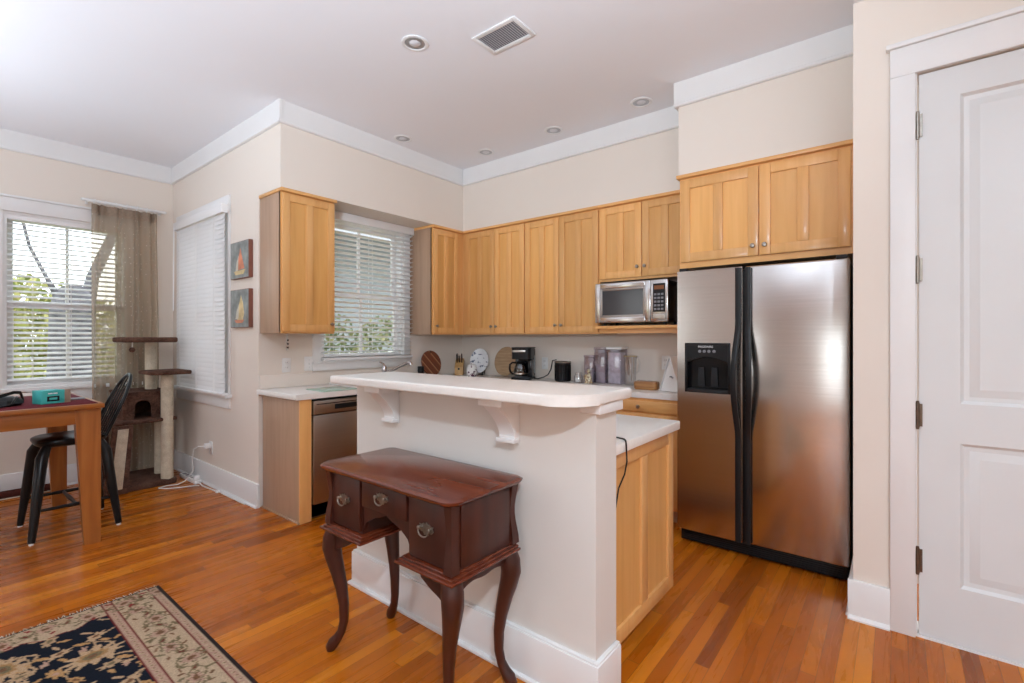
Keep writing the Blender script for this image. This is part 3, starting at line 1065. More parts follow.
def corbel(x0, x1, label):
    t = thing('corbel', label, 'bracket', ((x0 + x1) / 2, IY0, 1.0), 'white brackets under the bar top')
    obj('plate', bx(x0 - .004, IY0 - .135, 1.066, x1 + .004, IY0 - .001, 1.0935, .002), 'trim', t)
    pts = [(IY0 - .001, .925)]
    c_ = []
    for i in range(13):
        f = i / 12
        # S-shaped front: bulge near the top, hollow in the middle, lip at the base
        c_.append((IY0 - .030 - .100 * f ** 1.55, .938 + .128 * f))
    pts += [(IY0 - .032, .925), (IY0 - .032, .936)] + c_ + [(IY0 - .001, 1.066)]
    obj('bracket', MB().prism(pts, 'x', x0 + .016, x1 - .016, .002), 'trim', t)
    obj('backplate', MB().box(x0 + .014, IY0 - .008, .905, x1 - .014, IY0 - .001, 1.066, .002), 'trim', t)
    obj('foot', MB().box(x0 + .010, IY0 - .045, .913, x1 - .010, IY0 - .008, .928, .002), 'trim', t)
corbel(1.535, 1.645, 'white corbel under the bar top near the dishwasher end')
corbel(2.285, 2.395, 'white corbel under the bar top near the power cord end')

t = thing('island_cabinet', 'maple island cabinet with panelled end behind the bar wall', 'cabinet', (2.0, -1.6, 0))
obj('body', bx(1.30, IY1 + .002, .10, 2.668, -1.272, .874), 'maple', t)
e_ = shaker(-1.952, -1.262, .10, .874, face_x(2.668), st=.065)
panel_door('end_panel', e_, 'maple', t)
obj('toe_kick', bx(1.30, IY1 + .002, 0, 2.615, -1.32, .10), 'maple_shaded', t)
FI = face_yp(-1.272)
for i, (a, b) in enumerate([(1.32, 1.74), (1.75, 2.18), (2.19, 2.66)]):
    d = panel_door('door', shaker(a, b, .12, .72, FI), 'maple', t)
    knob(d, FI, b - .03 if i % 2 == 0 else a + .03, .66)
    d = obj('drawer', MB().box(a, .001, .735, b, .02, .865, .003, T=FI), 'maple_h', t)
    knob(d, FI, (a + b) / 2, .80)
t = tag(obj('island_worktop', MB().prism(rounded(1.29, 2.715, IY1 + .001, -1.235, (.003, .003, .015, .01)), 'z', .876, .916, .005), 'counter', None, (2.0, -1.6, .876)),
        'lower cream worktop of the island behind the bar wall', 'worktop')
t = thing('power_lead', 'thin black power cord hanging over the lower island worktop edge', 'cord', (2.72, -1.95, .916))
pc = [(2.58, -1.85, .920), (2.658, -1.82, .920), (2.695, -1.831, .920), (2.713, -1.855, .921), (2.7215, -1.868, .912), (2.7245, -1.872, .89), (2.722, -1.862, .84), (2.715, -1.868, .79), (2.705, -1.90, .74), (2.701, -1.91, .69), (2.699, -1.922, .645)]
obj('wire', MB().tube(pc, .0032, 8), 'black', t)
obj('connector', MB().tube([(2.699, -1.921, .652), (2.699, -1.924, .624)], [.006, .0055], 8), 'black', t)

# ------------------------------------------------------------------ refrigerator
RX0, RX1, RYF = 2.434, 3.356, -.497
GX = 2.832
t = thing('refrigerator', 'stainless side by side refrigerator with black handles and dispenser', 'refrigerator', (2.9, -.1, 0))
obj('body', bx(RX0 + .004, -.425, .03, RX1 - .004, .30, 1.745, .004), 'charcoal', t)
FR = face_y(-.43)
DT = .067
def door_mb(x0, x1, hole=None):
    mb = MB()
    z0, z1 = .095, 1.757
    if not hole:
        mb.box(x0, 0, z0, x1, DT, z1, .012, 3, T=FR)
        return mb
    a, b, c_, d_ = hole
    # a front with an opening and a niche behind it
    mb.box(x0, 0, z0, x1, .018, z1, T=FR)
    r = .012
    outer = [(x0, z0), (x1, z0), (x1, z1), (x0, z1)]
    for (u0, u1, v0, v1) in ((x0, a, z0, z1), (b, x1, z0, z1), (a, b, z0, c_), (a, b, d_, z1)):
        mb.box(u0, .018, v0, u1, DT, v1, T=FR)
    bmesh.ops.remove_doubles(mb.bm, verts=mb.bm.verts[:], dist=1e-5)
    return mb
HO = (2.487, 2.755, .985, 1.292)
dl = obj('freezer_door', door_mb(RX0, GX - .006, HO), 'steel', t)
dr = obj('fresh_food_door', door_mb(GX + .006, RX1), 'steel', t)
obj('door_gasket', bx(GX - .006, -.47, .11, GX + .006, -.43, 1.74), 'black', t)
# dispenser: frame, control panel, arch, niche, paddles, tray, logo
dp = MB()
rect_ring(dp, HO[0] - .004, HO[1] + .004, HO[2] - .004, HO[3] + .004, .014, DT - .02, DT + .006, FR, .003)
arch = [(HO[0], HO[3]), (HO[0], 1.17)]
for i in range(13):
    f = i / 12
    arch.append((HO[0] + (HO[1] - HO[0]) * f, 1.170 + .038 * math.sin(math.pi * f)))
arch += [(HO[1], HO[3])]
dp.prism(arch, 'y', .012, DT + .003, T=FR)
di = obj('dispenser', dp, 'black', dl)
niche = MB().box(HO[0], .0185, HO[2], HO[1], .021, HO[3], T=FR)
obj('dispenser_niche', niche, 'blackgloss', dl)
tray = MB().prism([(HO[0] + .005 + (HO[1] - HO[0] - .01) * i / 10, DT + .004 + .020 * math.sin(math.pi * i / 10)) for i in range(11)] + [(HO[1] - .005, .02), (HO[0] + .005, .02)], 'z', .987, 1.004, .002, T=FR)
obj('drip_tray', tray, 'charcoal', dl)
for x in (2.575, 2.655):
    obj('paddle', MB().prism([(x - .022, 1.02), (x + .022, 1.02), (x + .017, 1.14), (x - .017, 1.14)], 'y', .03, .036, .002, T=FR), 'charcoal', dl)
for x in (2.577, 2.605, 2.633, 2.664):
    obj('dispenser_button', MB().lathe([(.0095, 0), (.0095, .003), (.007, .0045), (0, .0045)], (0, 0, 0), 14, FR @ Matrix.Translation((x, DT + .003, 1.243)) @ Matrix.Rotation(R(-90), 4, 'X')), 'greybutton', dl)
fc = bpy.data.curves.new('logo_lettering', 'FONT')
fc.body = 'FRIGIDAIRE'
fc.size = .018
fc.align_x = 'CENTER'
fc.extrude = .0004
fc.materials.append(M['white'])
fo = bpy.data.objects.new('logo_lettering', fc)
COL.objects.link(fo)
bpy.context.view_layer.update()
lm = bpy.data.meshes.new_from_object(fo.evaluated_get(bpy.context.evaluated_depsgraph_get()))
bpy.data.objects.remove(fo)
lm.transform(Matrix.Translation(Vector((2.612, -.43 - DT - .0036, 1.266)) - ORG[dl.name]) @ Matrix.Rotation(R(90), 4, 'X'))
fo = bpy.data.objects.new('logo_lettering', lm)
COL.objects.link(fo)
fo.parent = dl
# handles: full height black strips that bow out in the middle
for sgn, door_ in ((-1, dl), (1, dr)):
    secs = []
    for i in range(41):
        z = .098 + (1.75 - .098) * i / 40
        g = 0
        if .74 < z < 1.40:
            g = math.sin(math.pi * (z - .74) / .66) ** 1.2
        cx = GX + sgn * (.027 + .016 * g)
        yb = -.497 - .002 - .046 * g
        wd, dp_ = .0165, .020 + .006 * g
        q = []
        for k in range(12):
            a = 2 * math.pi * k / 12
            ca, sa = math.cos(a), math.sin(a)
            sq = lambda v: math.copysign(abs(v) ** .6, v)
            q.append((cx + wd * sq(ca), yb - dp_ / 2 + dp_ / 2 * sq(sa), z))
        secs.append(q)
    obj('handle', MB().loft(secs), 'black', door_)
g = MB()
g.box(RX0 + .01, -.455, .012, RX1 - .01, -.40, .088, .004)
for k in range(5):
    g.box(RX0 + .03, -.459, .022 + k * .012, RX1 - .03, -.455, .028 + k * .012)
obj('base_grille', g, 'black', t)
for x in (RX0 + .06, RX1 - .06):
    obj('foot', MB().lathe([(.02, 0), (.02, .02), (.012, .03)], (x, -.40, 0), 12), 'black', t)
for x, s_ in ((RX0 + .01, 1), (RX1 - .01, -1)):
    obj('hinge_cover', MB().prism([(x, -.49), (x + s_ * .05, -.49), (x + s_ * .07, -.34), (x, -.34)], 'z', 1.757, 1.778, .004), 'black', t)

# ------------------------------------------------------------------ microwave
t = thing('microwave', 'stainless microwave oven on the maple shelf', 'microwave', (1.91, .08, 1.428))
MX0, MX1, MY, MZ0, MZ1 = 1.610, 2.218, -.098, 1.450, 1.770
obj('body', bx(MX0 + .003, MY + .03, MZ0 + .004, MX1 - .003, .26, MZ1 - .004, .004), 'blackgloss', t)
FM = face_y(MY + .03)
fr = MB()
DXR = MX1 - .135
rect_ring(fr, MX0, DXR, MZ0, MZ1, .045, 0, .03, FM, .005)
dd = obj('door', fr, 'steel', t)
obj('bezel', rect_ring(MB(), MX0 + .04, DXR - .04, MZ0 + .04, MZ1 - .04, .022, .0, .024, FM, .004), 'steel_dark', dd)
obj('door_window', bx(MX0 + .042, .004, MZ0 + .042, DXR - .042, .020, MZ1 - .042, T=FM), plain('dark_smoked_window', (.05, .05, .055), .12), dd)
cp = obj('control_panel', bx(DXR + .002, 0, MZ0, MX1, .030, MZ1, .005, T=FM), 'steel', t)
obj('keypad', bx(DXR + .022, .028, MZ0 + .075, MX1 - .018, .032, MZ1 - .03, .001, T=FM), 'black', cp)
obj('display', bx(DXR + .032, .031, MZ1 - .075, MX1 - .028, .0335, MZ1 - .045, T=FM), 'amberdisp', cp)
for i in range(3):
    for j in range(5):
        obj('key_button', bx(DXR + .030 + i * .027, .0315, MZ0 + .088 + j * .028, DXR + .050 + i * .027, .034, MZ0 + .104 + j * .028, .001, T=FM), 'greybutton', cp)
obj('open_button', bx(DXR + .022, .029, MZ0 + .02, MX1 - .018, .034, MZ0 + .06, .002, T=FM), 'nickel', cp)
for x in (MX0 + .05, MX1 - .05):
    for y in (-.02, .2):
        obj('foot', MB().lathe([(.014, 1.4275), (.014, 1.455)], (x, y, 0), 12), 'black', t)

# ------------------------------------------------------------------ mahogany lowboy desk
def ogee_top(mb, x0, x1, y0, y1, z0, z1):
    """top with a moulded edge and clipped rounded corners"""
    prof = [(.022, z0), (.010, z0 + .004), (.004, z0 + .011), (.001, z0 + .017), (.0, z0 + .021), (.006, z1 - .003), (.010, z1)]
    secs = []
    for ins, z in prof:
        secs.append([(px, py, z) for px, py in rounded(x0 + ins, x1 - ins, y0 + ins, y1 - ins, (.055 - ins * .6, .055 - ins * .6, .03, .03), 10)])
    return mb.loft(secs)
DX0, DX1_, DY0, DY1 = 1.632, 2.447, -2.555, -2.158
t = thing('lowboy_desk', 'red mahogany kneehole desk with cabriole legs against the bar wall', 'desk', (2.03, -2.36, 0))
obj('top', ogee_top(MB(), DX0, DX1_, DY0, DY1, .772, .800), 'mahog', t)
CX0, CX1, CY0, CY1 = DX0 + .038, DX1_ - .038, DY0 + .040, DY1 - .022
case = MB()
LW = .225       # width of each drawer pedestal
case.box(CX0, CY0 + .012, .545, CX0 + LW, CY1, .772)
case.box(CX1 - LW, CY0 + .012, .545, CX1, CY1, .772)
case.box(CX0 + LW, CY0 + .012, .655, CX1 - LW, CY1, .772)
# kneehole arch: scalloped apron under the middle drawer
ax0, ax1 = CX0 + LW, CX1 - LW
arc = [(ax0, .657), (ax0, .56)]
for i in range(1, 16):
    f = i / 16
    arc.append((ax0 + (ax1 - ax0) * f, .575 + .065 * math.sin(math.pi * f) ** .7 + .012 * math.exp(-((f - .5) / .07) ** 2)))
arc += [(ax1, .56), (ax1, .657)]
case.prism(arc, 'y', CY0 + .016, CY0 + .034)
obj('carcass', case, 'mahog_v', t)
# canted corner posts with the waisted outline seen at the ends
for x, s_ in ((CX0, 1), (CX1, -1)):
    for y, q in ((CY0, 1), (CY1, -1)):
        mb = MB()
        secs = []
        for i in range(9):
            z = .545 + .227 * i / 8
            b = .006 * math.cos(2 * math.pi * i / 8 * .9)
            e = .026
            secs.append([(x - s_ * .006 - s_ * b, y - q * (.006 + b), z), (x + s_ * e, y - q * (.006 + b), z), (x + s_ * e, y + q * e, z), (x - s_ * (.006 + b), y + q * e, z)])
        obj('corner_post', mb.loft(secs), 'mahog_v', t)
for x in (CX1 - .002, CX0 - .005):
    obj('side_panel', MB().box(x, CY0 + .04, .556, x + .007, CY1 - .04, .764, .002), 'mahog_v', t)
def bail(parent, x, z):
    T = face_y(CY0 - .001) @ Matrix.Translation((x, 0, z))
    bp = MB()
    sh = [(a * 1.02, b * .95) for a, b in [(-.036, .0), (-.030, .010), (-.036, .018), (-.022, .016), (-.014, .024), (-.006, .018), (0, .028), (.006, .018), (.014, .024), (.022, .016), (.036, .018), (.030, .010), (.036, 0),
          (.026, -.010), (.016, -.008), (.010, -.020), (0, -.016), (-.010, -.020), (-.016, -.008), (-.026, -.010)]]
    bp.prism(sh, 'y', .0, .003, .001, T=T)
    for u in (-.026, .026):
        bp.lathe([(.006, 0), (.006, .010), (.008, .014), (0, .018)], (0, 0, 0), 10, T @ Matrix.Translation((u, .002, .006)) @ Matrix.Rotation(R(-90), 4, 'X'))
    h = obj('handle', bp, 'antique', parent)
    pts = [T @ Vector((-.027 * math.cos(math.pi * i / 16), .016 + .003 * math.sin(math.pi * i / 16), .006 - .024 * math.sin(math.pi * i / 16) ** .8)) for i in range(17)]
    obj('bail_pull', MB().tube(pts, [.0019 + .0012 * math.sin(math.pi * i / 16) for i in range(17)], 8), 'antique', h)
for (a, b, v0, v1) in ((CX0 + .022, CX0 + LW - .006, .556, .766), (CX0 + LW + .008, CX1 - LW - .008, .664, .766), (CX1 - LW + .006, CX1 - .022, .556, .766)):
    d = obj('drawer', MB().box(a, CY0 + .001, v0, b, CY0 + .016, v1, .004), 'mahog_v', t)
    bail(d, (a + b) / 2, (v0 + v1) / 2 + .005)
# base moulding of the pedestals
def moulding(mb, x0, x1, y0, y1):
    for e, z0, z1 in ((.026, .521, .530), (.018, .530, .538), (.008, .538, .547)):
        mb.box(x0 - e, y0 - e, z0, x1 + (e if x1 > 2.3 else .02), y1, z1, .003)
    return mb
for side in (0, 1):
    mm = MB()
    for e, z0, z1 in ((.028, .521, .531), (.018, .5305, .539), (.008, .5385, .547)):
        if side == 0:
            mm.box(CX0 - e, CY0 - e, z0, CX0 + LW + .012 + e, CY1 + .004, z1, .003)
        else:
            mm.box(CX1 - LW - .012 - e, CY0 - e, z0, CX1 + e, CY1 + .004, z1, .003)
    obj('base_moulding', mm, 'mahog', t)
# frieze under the moulding of each pedestal: scalloped end, rear rail and front knee bracket
for x0, x1, xe, xk, s_ in ((CX0 + .004, CX0 + LW - .004, CX0 + .004, CX0 + .01, 1), (CX1 - LW + .004, CX1 - .004, CX1 - .022, CX1 - .01, -1)):
    fz = MB()
    fz.box(x0, CY1 - .02, .47, x1, CY1, .522)
    pts = [(CY0 + .004, .522), (CY0 + .004, .43)]
    for i in range(1, 16):
        f = i / 16
        pts.append((CY0 + .02 + (CY1 - CY0 - .04) * f, .455 + .035 * math.sin(math.pi * f) + .010 * math.sin(3 * math.pi * f) * math.sin(math.pi * f)))
    pts += [(CY1 - .01, .43), (CY1 - .01, .522)]
    fz.prism(pts, 'x', xe, xe + .018, .001)
    pts = [(xk, .522), (xk, .415)]
    for i in range(9):
        f = i / 8
        pts.append((xk + s_ * (.02 + .125 * f), .425 + .055 * f ** .6 + .03 * max(0, f - .6)))
    pts += [(xk + s_ * .160, .522)]
    fz.prism(pts, 'y', CY0 + .002, CY0 + .022, .001)
    obj('apron', fz, 'mahog_v', t)
for x, s_ in ((CX0 + .022, -1), (CX1 - .022, 1)):
    for y, q in ((CY0 + .020, -1), (CY1 - .022, 1)):
        dz = [(.522, .0, .036), (.48, .014, .040), (.44, .018, .039), (.40, .010, .035), (.34, -.006, .0295), (.27, -.022, .0245), (.20, -.032, .021), (.13, -.032, .0185), (.085, -.022, .0175), (.055, -.006, .020), (.032, .012, .024), (.014, .022, .022), (.0, .022, .017)]
        qq = .30 if q > 0 else .55
        pts = [(x + s_ * o_ * .95, y + q * o_ * qq, z) for z, o_, r_ in dz]
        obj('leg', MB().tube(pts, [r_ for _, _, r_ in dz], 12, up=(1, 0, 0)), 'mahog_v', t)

# ------------------------------------------------------------------ counter height table
TX1, TY1, TZ = -.462, -2.832, .905
t = thing('dining_table', 'amber oak counter height table with tapered legs at the left', 'table', (-1.06, -3.45, 0))
obj('table_top', MB().box(-1.66, -4.10, TZ - .028, TX1, TY1, TZ, .005), 'oak_y', t)
for q in ((TX1 - .065, -4.02, TX1 - .043, TY1 - .09), (-1.62, -4.02, -1.598, TY1 - .09), (-1.55, TY1 - .065, TX1 - .12, TY1 - .043), (-1.55, -4.06, TX1 - .12, -4.038)):
    obj('apron', MB().box(q[0], q[1], TZ - .125, q[2], q[3], TZ - .028, .002), 'oak_y', t)
def table_leg(xo, yo, sx, sy):
    # outer corner (xo, yo); tapers on the two inner faces
    secs = []
    for z, wd in ((0, .078), (.002, .082), (TZ - .030, .128)):
        secs.append([(xo, yo, z), (xo + sx * wd * .55, yo, z), (xo + sx * wd * .55, yo + sy * wd, z), (xo, yo + sy * wd, z)])
    return MB().loft(secs)
for xo, yo, sx, sy in ((TX1 - .04, TY1 - .012, -1, -1), (-1.625, TY1 - .012, 1, -1), (TX1 - .04, -4.09, -1, 1), (-1.625, -4.09, 1, 1)):
    obj('leg', table_leg(xo, yo, sx, sy), 'oak', t)
c = MB().box(-1.35, -3.75, TZ + .0005, -.485, TY1 - .03, TZ + .004, .001)
tag(obj('placemat', c, 'maroon', None, (-.9, -3.3, TZ)), 'maroon cloth spread on the oak table top', 'tablecloth')
t = thing('card_box', 'teal and brown product box on the maroon cloth', 'box', (-.70, -3.05, TZ + .004), None, R(18), True)
obj('carton', bx(-.05, -.075, 0, .05, .075, .084, .002), plain('brown_card', (.32, .22, .16), .7), t)
obj('sleeve', bx(-.052, -.077, .0005, .051, .042, .0855, .002), 'teal', t)
obj('printed_frame', MB().box(.0512, -.050, .016, .0522, .014, .048, .0005), 'black', t)
obj('printed_screen', MB().box(.0522, -.038, .025, .0528, .002, .039), 'teal', t)
obj('printed_lettering', MB().box(.0512, -.045, .062, .0518, -.022, .069).box(.0512, -.018, .062, .0518, .004, .069), 'white', t)
t = thing('laptop_bag', 'black soft bag and cable heap beside the teal box', 'bag', (-.72, -3.29, TZ + .004))
def lump(mb, c, r, seed, sq=.5, n=20):
    rnd = random.Random(seed)
    prof = [(0, 0), (.8, 0), (1, .25), (.95, .6), (.7, .9), (0, 1)]
    k = [rnd.uniform(.82, 1.12) for _ in range(n)]
    rings = []
    for pr, pz in prof:
        rings.append([(c[0] + r[0] * pr * k[i] * math.cos(2 * math.pi * i / n), c[1] + r[1] * pr * k[i] * math.sin(2 * math.pi * i / n), c[2] + r[2] * pz * (.8 + .3 * k[(i * 3) % n] * (pr > .3))) for i in range(n)])
    rings[0] = [(c[0] + .01 * math.cos(2 * math.pi * i / n), c[1] + .01 * math.sin(2 * math.pi * i / n), c[2]) for i in range(n)]
    rings[-1] = [(c[0] + .01 * math.cos(2 * math.pi * i / n), c[1] + .01 * math.sin(2 * math.pi * i / n), c[2] + r[2]) for i in range(n)]
    return mb.loft(rings)
obj('pouch', lump(MB(), (-.74, -3.29, TZ + .004), (.11, .12, .055), 3), 'charcoal', t)
obj('strap', MB().tube([(-.66, -3.36, TZ + .012), (-.70, -3.30, TZ + .06), (-.72, -3.22, TZ + .085), (-.74, -3.19, TZ + .08), (-.80, -3.17, TZ + .03)], .010, 8, .5), 'black', t)
obj('cable', MB().tube([(-.60, -3.37, TZ + .010), (-.58, -3.30, TZ + .012), (-.61, -3.24, TZ + .022), (-.66, -3.22, TZ + .05), (-.70, -3.21, TZ + .058)], .006, 8), 'black', t)
t = tag(obj('phone', MB().box(-.86, -3.0, TZ + .0045, -.79, -2.87, TZ + .013, .004), 'greybutton', None, (-.82, -2.93, TZ + .004)), 'small grey handset lying on the maroon cloth behind the teal box', 'phone')
t = thing('hanging_cable', 'black cable hanging down under the oak table', 'cable', (-1.10, -3.62, 0))
obj('lead', MB().tube([(-1.05, -3.62, .78), (-1.06, -3.63, .66), (-1.08, -3.66, .55), (-1.10, -3.68, .40), (-1.11, -3.66, .2), (-1.10, -3.6, .02), (-1.2, -3.4, .006)], .006, 8), 'black', t)
obj('plug', MB().tube([(-1.05, -3.62, .775), (-1.05, -3.62, .80)], .012, 8), 'black', t)

# ------------------------------------------------------------------ black counter stool
t = thing('counter_stool', 'black bow back wooden counter stool tucked under the oak table', 'stool', (-1.02, -2.92, 0))
SX, SY, SZ = -1.02, -2.915, .635
secs = []
for z, k in ((SZ - .040, .86), (SZ - .030, .95), (SZ - .012, 1.0), (SZ - .002, .985), (SZ + .002, .95)):
    q = []
    for i in range(32):
        a = 2 * math.pi * i / 32
        ca, sa = math.cos(a), math.sin(a)
        sq = lambda v: math.copysign(abs(v) ** .55, v)
        dish = -.010 if z >= SZ else 0
        q.append((SX + .200 * k * sq(ca), SY + .195 * k * sq(sa), z + (.008 * ca * ca if z > SZ - .02 else 0)))
    secs.append(q)
obj('seat', MB().loft(secs), 'blackwood', t)
legs = {}
for sx in (-1, 1):
    for sy in (-1, 1):
        top = Vector((SX + sx * .145, SY + sy * .135, SZ - .030))
        ft = Vector((SX + sx * .245, SY + sy * .222, .0))
        kn = top + (ft - top) * .12 + Vector((sx * .022, sy * .02, 0))
        legs[sx, sy] = (top, ft)
        l_ = obj('leg', MB().tube([top, kn, kn + (ft - kn) * .5, ft + Vector((0, 0, .012))], [.025, .033, .028, .019], 10, up=(1, 0, 0)), 'blackwood', t)
        obj('glide', MB().lathe([(.013, 0), (.013, .013)], ft, 10), 'white', l_)
def on_leg(k, z):
    a, b = legs[k]
    return a + (b - a) * ((a.z - z) / a.z)
for sx in (-1, 1):
    obj('stretcher', MB().tube([on_leg((sx, -1), .20), (on_leg((sx, -1), .20) + on_leg((sx, 1), .20)) / 2, on_leg((sx, 1), .20)], [.009, .013, .009], 10), 'blackwood', t)
a, b = (on_leg((-1, -1), .20) + on_leg((-1, 1), .20)) / 2, (on_leg((1, -1), .20) + on_leg((1, 1), .20)) / 2
obj('stretcher', MB().tube([a, a + (b - a) * .3, (a + b) / 2, a + (b - a) * .7, b], [.009, .011, .015, .011, .009], 10), 'blackwood', t)
def backp(u, v):
    """u across (-1..1), v up 0..1 on the raked back plane"""
    return Vector((SX + u, SY + .165 + v * .165 + .01 * v * v, SZ + v * .415))
bow = []
for i in range(25):
    a = math.pi * i / 24
    v = max(0, math.sin(a)) ** .62
    bow.append(backp(.19 * math.cos(a) * (1.0 if v > .5 else .92 + .16 * v), v) + Vector((0, 0, 0)))
obj('bow', MB().tube(bow, [(.0135, .0115)] * 25, 10), 'blackwood', t)
for i in range(5):
    u = -.12 + .24 * i / 4
    vt = (1 - (abs(u) * 1.12 / .19) ** 2) ** .31
    obj('spindle', MB().tube([backp(u * .85, 0), backp(u * .95, vt * .45), backp(u * 1.12, vt)], [.0045, .0055, .004], 8), 'blackwood', t)

# ------------------------------------------------------------------ cat tree
t = thing('cat_tree', 'brown plush cat tree with cream sisal posts in the window corner', 'cat tree', (-1.9, -2.33, 0), None, R(90), True)
obj('base_board', MB().box(-.27, -.30, .0, .24, .28, .055, .012), 'plush', t)
obj('sisal_post', MB().lathe([(.048, .05), (.048, 1.002)], (.177, -.25, 0), 20), 'sisal', t)
obj('sisal_post', MB().lathe([(.044, .05), (.044, .578)], (.19, 0, 0), 20), 'sisal', t)
obj('sisal_post', MB().lathe([(.047, .84), (.047, 1.29)], (.133, .05, 0), 20), 'sisal', t)
obj('post', MB().lathe([(.04, .05), (.04, .578)], (-.19, .20, 0), 16), 'plush', t)
obj('shelf', MB().box(-.25, -.28, .575, .25, .28, .608, .012), 'plush', t)
# condo with an arched doorway
cd = MB()
cx0, cx1, cz0, cz1, cy0, cy1 = -.13, .215, .609, .848, -.19, .25
ac, hw, hz = .012, .066, .745
arch = [(ac - hw, cz0 + .02), (ac - hw, hz - .03)] + [(ac - hw * math.cos(math.pi * i / 12), hz - .03 + .062 * math.sin(math.pi * i / 12)) for i in range(1, 12)] + [(ac + hw, hz - .03), (ac + hw, cz0 + .02)]
pts = [(cx0, cz0), (cx0, cz1), (cx1, cz1), (cx1, cz0), (ac + hw, cz0)] + arch[::-1] + [(ac - hw, cz0)]
cd.prism(pts, 'y', cy0, cy0 + .022)
cd.box(cx0, cy0 + .022, cz0, cx0 + .02, cy1, cz1).box(cx1 - .02, cy0 + .022, cz0, cx1, cy1, cz1)
cd.box(cx0 + .02, cy1 - .02, cz0, cx1 - .02, cy1, cz1).box(cx0 - .006, cy0 - .006, cz1 - .022, cx1 + .006, cy1 + .004, cz1, .006)
obj('condo', cd, 'plush', t)
obj('condo_rim', MB().tube([(u, cy0 - .001, v) for u, v in arch], .008, 8), 'plush', t)
obj('perch', MB().box(.010, -.41, 1.0, .325, -.05, 1.035, .010), 'plush', t)
obj('perch', MB().box(-.115, -.18, 1.288, .285, .25, 1.335, .014), 'plush', t)
# sloping scratch ramp
def ramp_slab(mb, pts, y_t, y_b, th):
    secs = []
    for k in (0, -th):
        secs.append([(u, (y_b + (y_t - y_b) * (v - .03) / .57) + k, v) for u, v in pts])
    return mb.loft(secs)
obj('ramp', ramp_slab(MB(), [(-.225, .575), (-.085, .575), (-.135, .012), (-.29, .012)], -.285, -.335, .022), 'plush', t)
obj('ramp_scratch_pad', ramp_slab(MB(), [(-.192, .550), (-.118, .550), (-.172, .055), (-.252, .055)], -.308, -.3575, .004), 'sisal', t)
obj('toy_string', MB().tube([(-.06, -.165, 1.29), (-.061, -.166, 1.245)], .002, 6), 'cord', t)
obj('toy_ball', MB().lathe([(0, 1.200), (.016, 1.205), (.025, 1.222), (.016, 1.241), (0, 1.246)], (-.061, -.166, 0), 14), 'plush', t)

# ------------------------------------------------------------------ curtain and rod
t = thing('curtain_rod', 'white curtain rod with rings above the left window', 'curtain rod', (XD + .06, -2.32, 2.59))
obj('rod', MB().tube([(XD + .075, -2.625, 2.592), (XD + .075, -2.015, 2.592)], .0135, 12), 'white', t)
for y in (-2.635, -2.008):
    obj('finial', MB().lathe([(0, -.015), (.014, -.010), (.017, 0), (.014, .010), (0, .015)], (XD + .075, y, 2.592), 12), 'white', t)
for y in (-2.60, -2.035):
    obj('rod_bracket', MB().box(XD + .001, y - .01, 2.565, XD + .012, y + .01, 2.62, .002).box(XD + .010, y - .005, 2.577, XD + .075, y + .005, 2.587), 'white', t)
RINGS = [-2.555, -2.475, -2.395, -2.315, -2.235, -2.155, -2.085]
for y in RINGS:
    obj('curtain_ring', MB().tube([(XD + .075 + .019 * math.cos(a), y + .004 * math.sin(a), 2.588 + .019 * math.sin(a)) for a in [2 * math.pi * i / 16 for i in range(16)]], .0035, 6, closed=True), 'white', t)
cm = MB()
NU, NV = 130, 30
uvl = cm.bm.loops.layers.uv.new('UVMap')
grid = []
Y0c, Y1c = -2.575, -2.065
for j in range(NV + 1):
    v = j / NV
    z = 2.568 - v * 2.535
    row = []
    for i in range(NU + 1):
        u = i / NU
        amp = .010 + .020 * min(1, v * 3)
        ph = u * 2 * math.pi * 7.5 + .6 * math.sin(3 * u * math.pi + 2 * v)
        sp = 1.0 + .05 * math.sin(math.pi * v)
        pinch = .018 * math.exp(-v * 18) * math.sin(u * 2 * math.pi * 6.4)
        y = (Y0c + Y1c) / 2 + (u - .5) * (Y1c - Y0c) * sp + .012 * math.sin(ph * .5 + v * 2)
        x = XD + .072 + amp * math.sin(ph) + pinch
        row.append((cm.bm.verts.new((x, y, z - .012 * math.exp(-v * 25) * abs(math.sin(u * math.pi * 6.4)))), (u * 1.1, v * 2.5)))
    grid.append(row)
for j in range(NV):
    for i in range(NU):
        q = [grid[j][i], grid[j + 1][i], grid[j + 1][i + 1], grid[j][i + 1]]
        f = cm.bm.faces.new([a for a, _ in q])
        for lp, (_, uv) in zip(f.loops, q):
            lp[uvl].uv = uv
t = thing('curtain', 'sheer taupe dotted curtain panel covering the right of the window', 'curtain', (XD + .072, -2.32, .03))
obj('panel', cm, 'curtain', t)
hm = MB()
n0 = 0
secs = []
for i in range(NU + 1):
    u = i / NU
    ph = u * 2 * math.pi * 7.5 + .6 * math.sin(3 * u * math.pi)
    secs.append((XD + .072 + .011 * math.sin(ph) + .010 * math.sin(u * 2 * math.pi * 6.4), (Y0c + Y1c) / 2 + (u - .5) * (Y1c - Y0c) + .012 * math.sin(ph * .5)))
A = [hm.bm.verts.new((x + .003, y, 2.562)) for x, y in secs]
B = [hm.bm.verts.new((x + .003, y, 2.475)) for x, y in secs]
for i in range(NU):
    hm.bm.faces.new([A[i], B[i], B[i + 1], A[i + 1]])
obj('heading_band', hm, plain('taupe_heading_cloth', (.27, .20, .145), .9, amt=.1, scale=60), t)

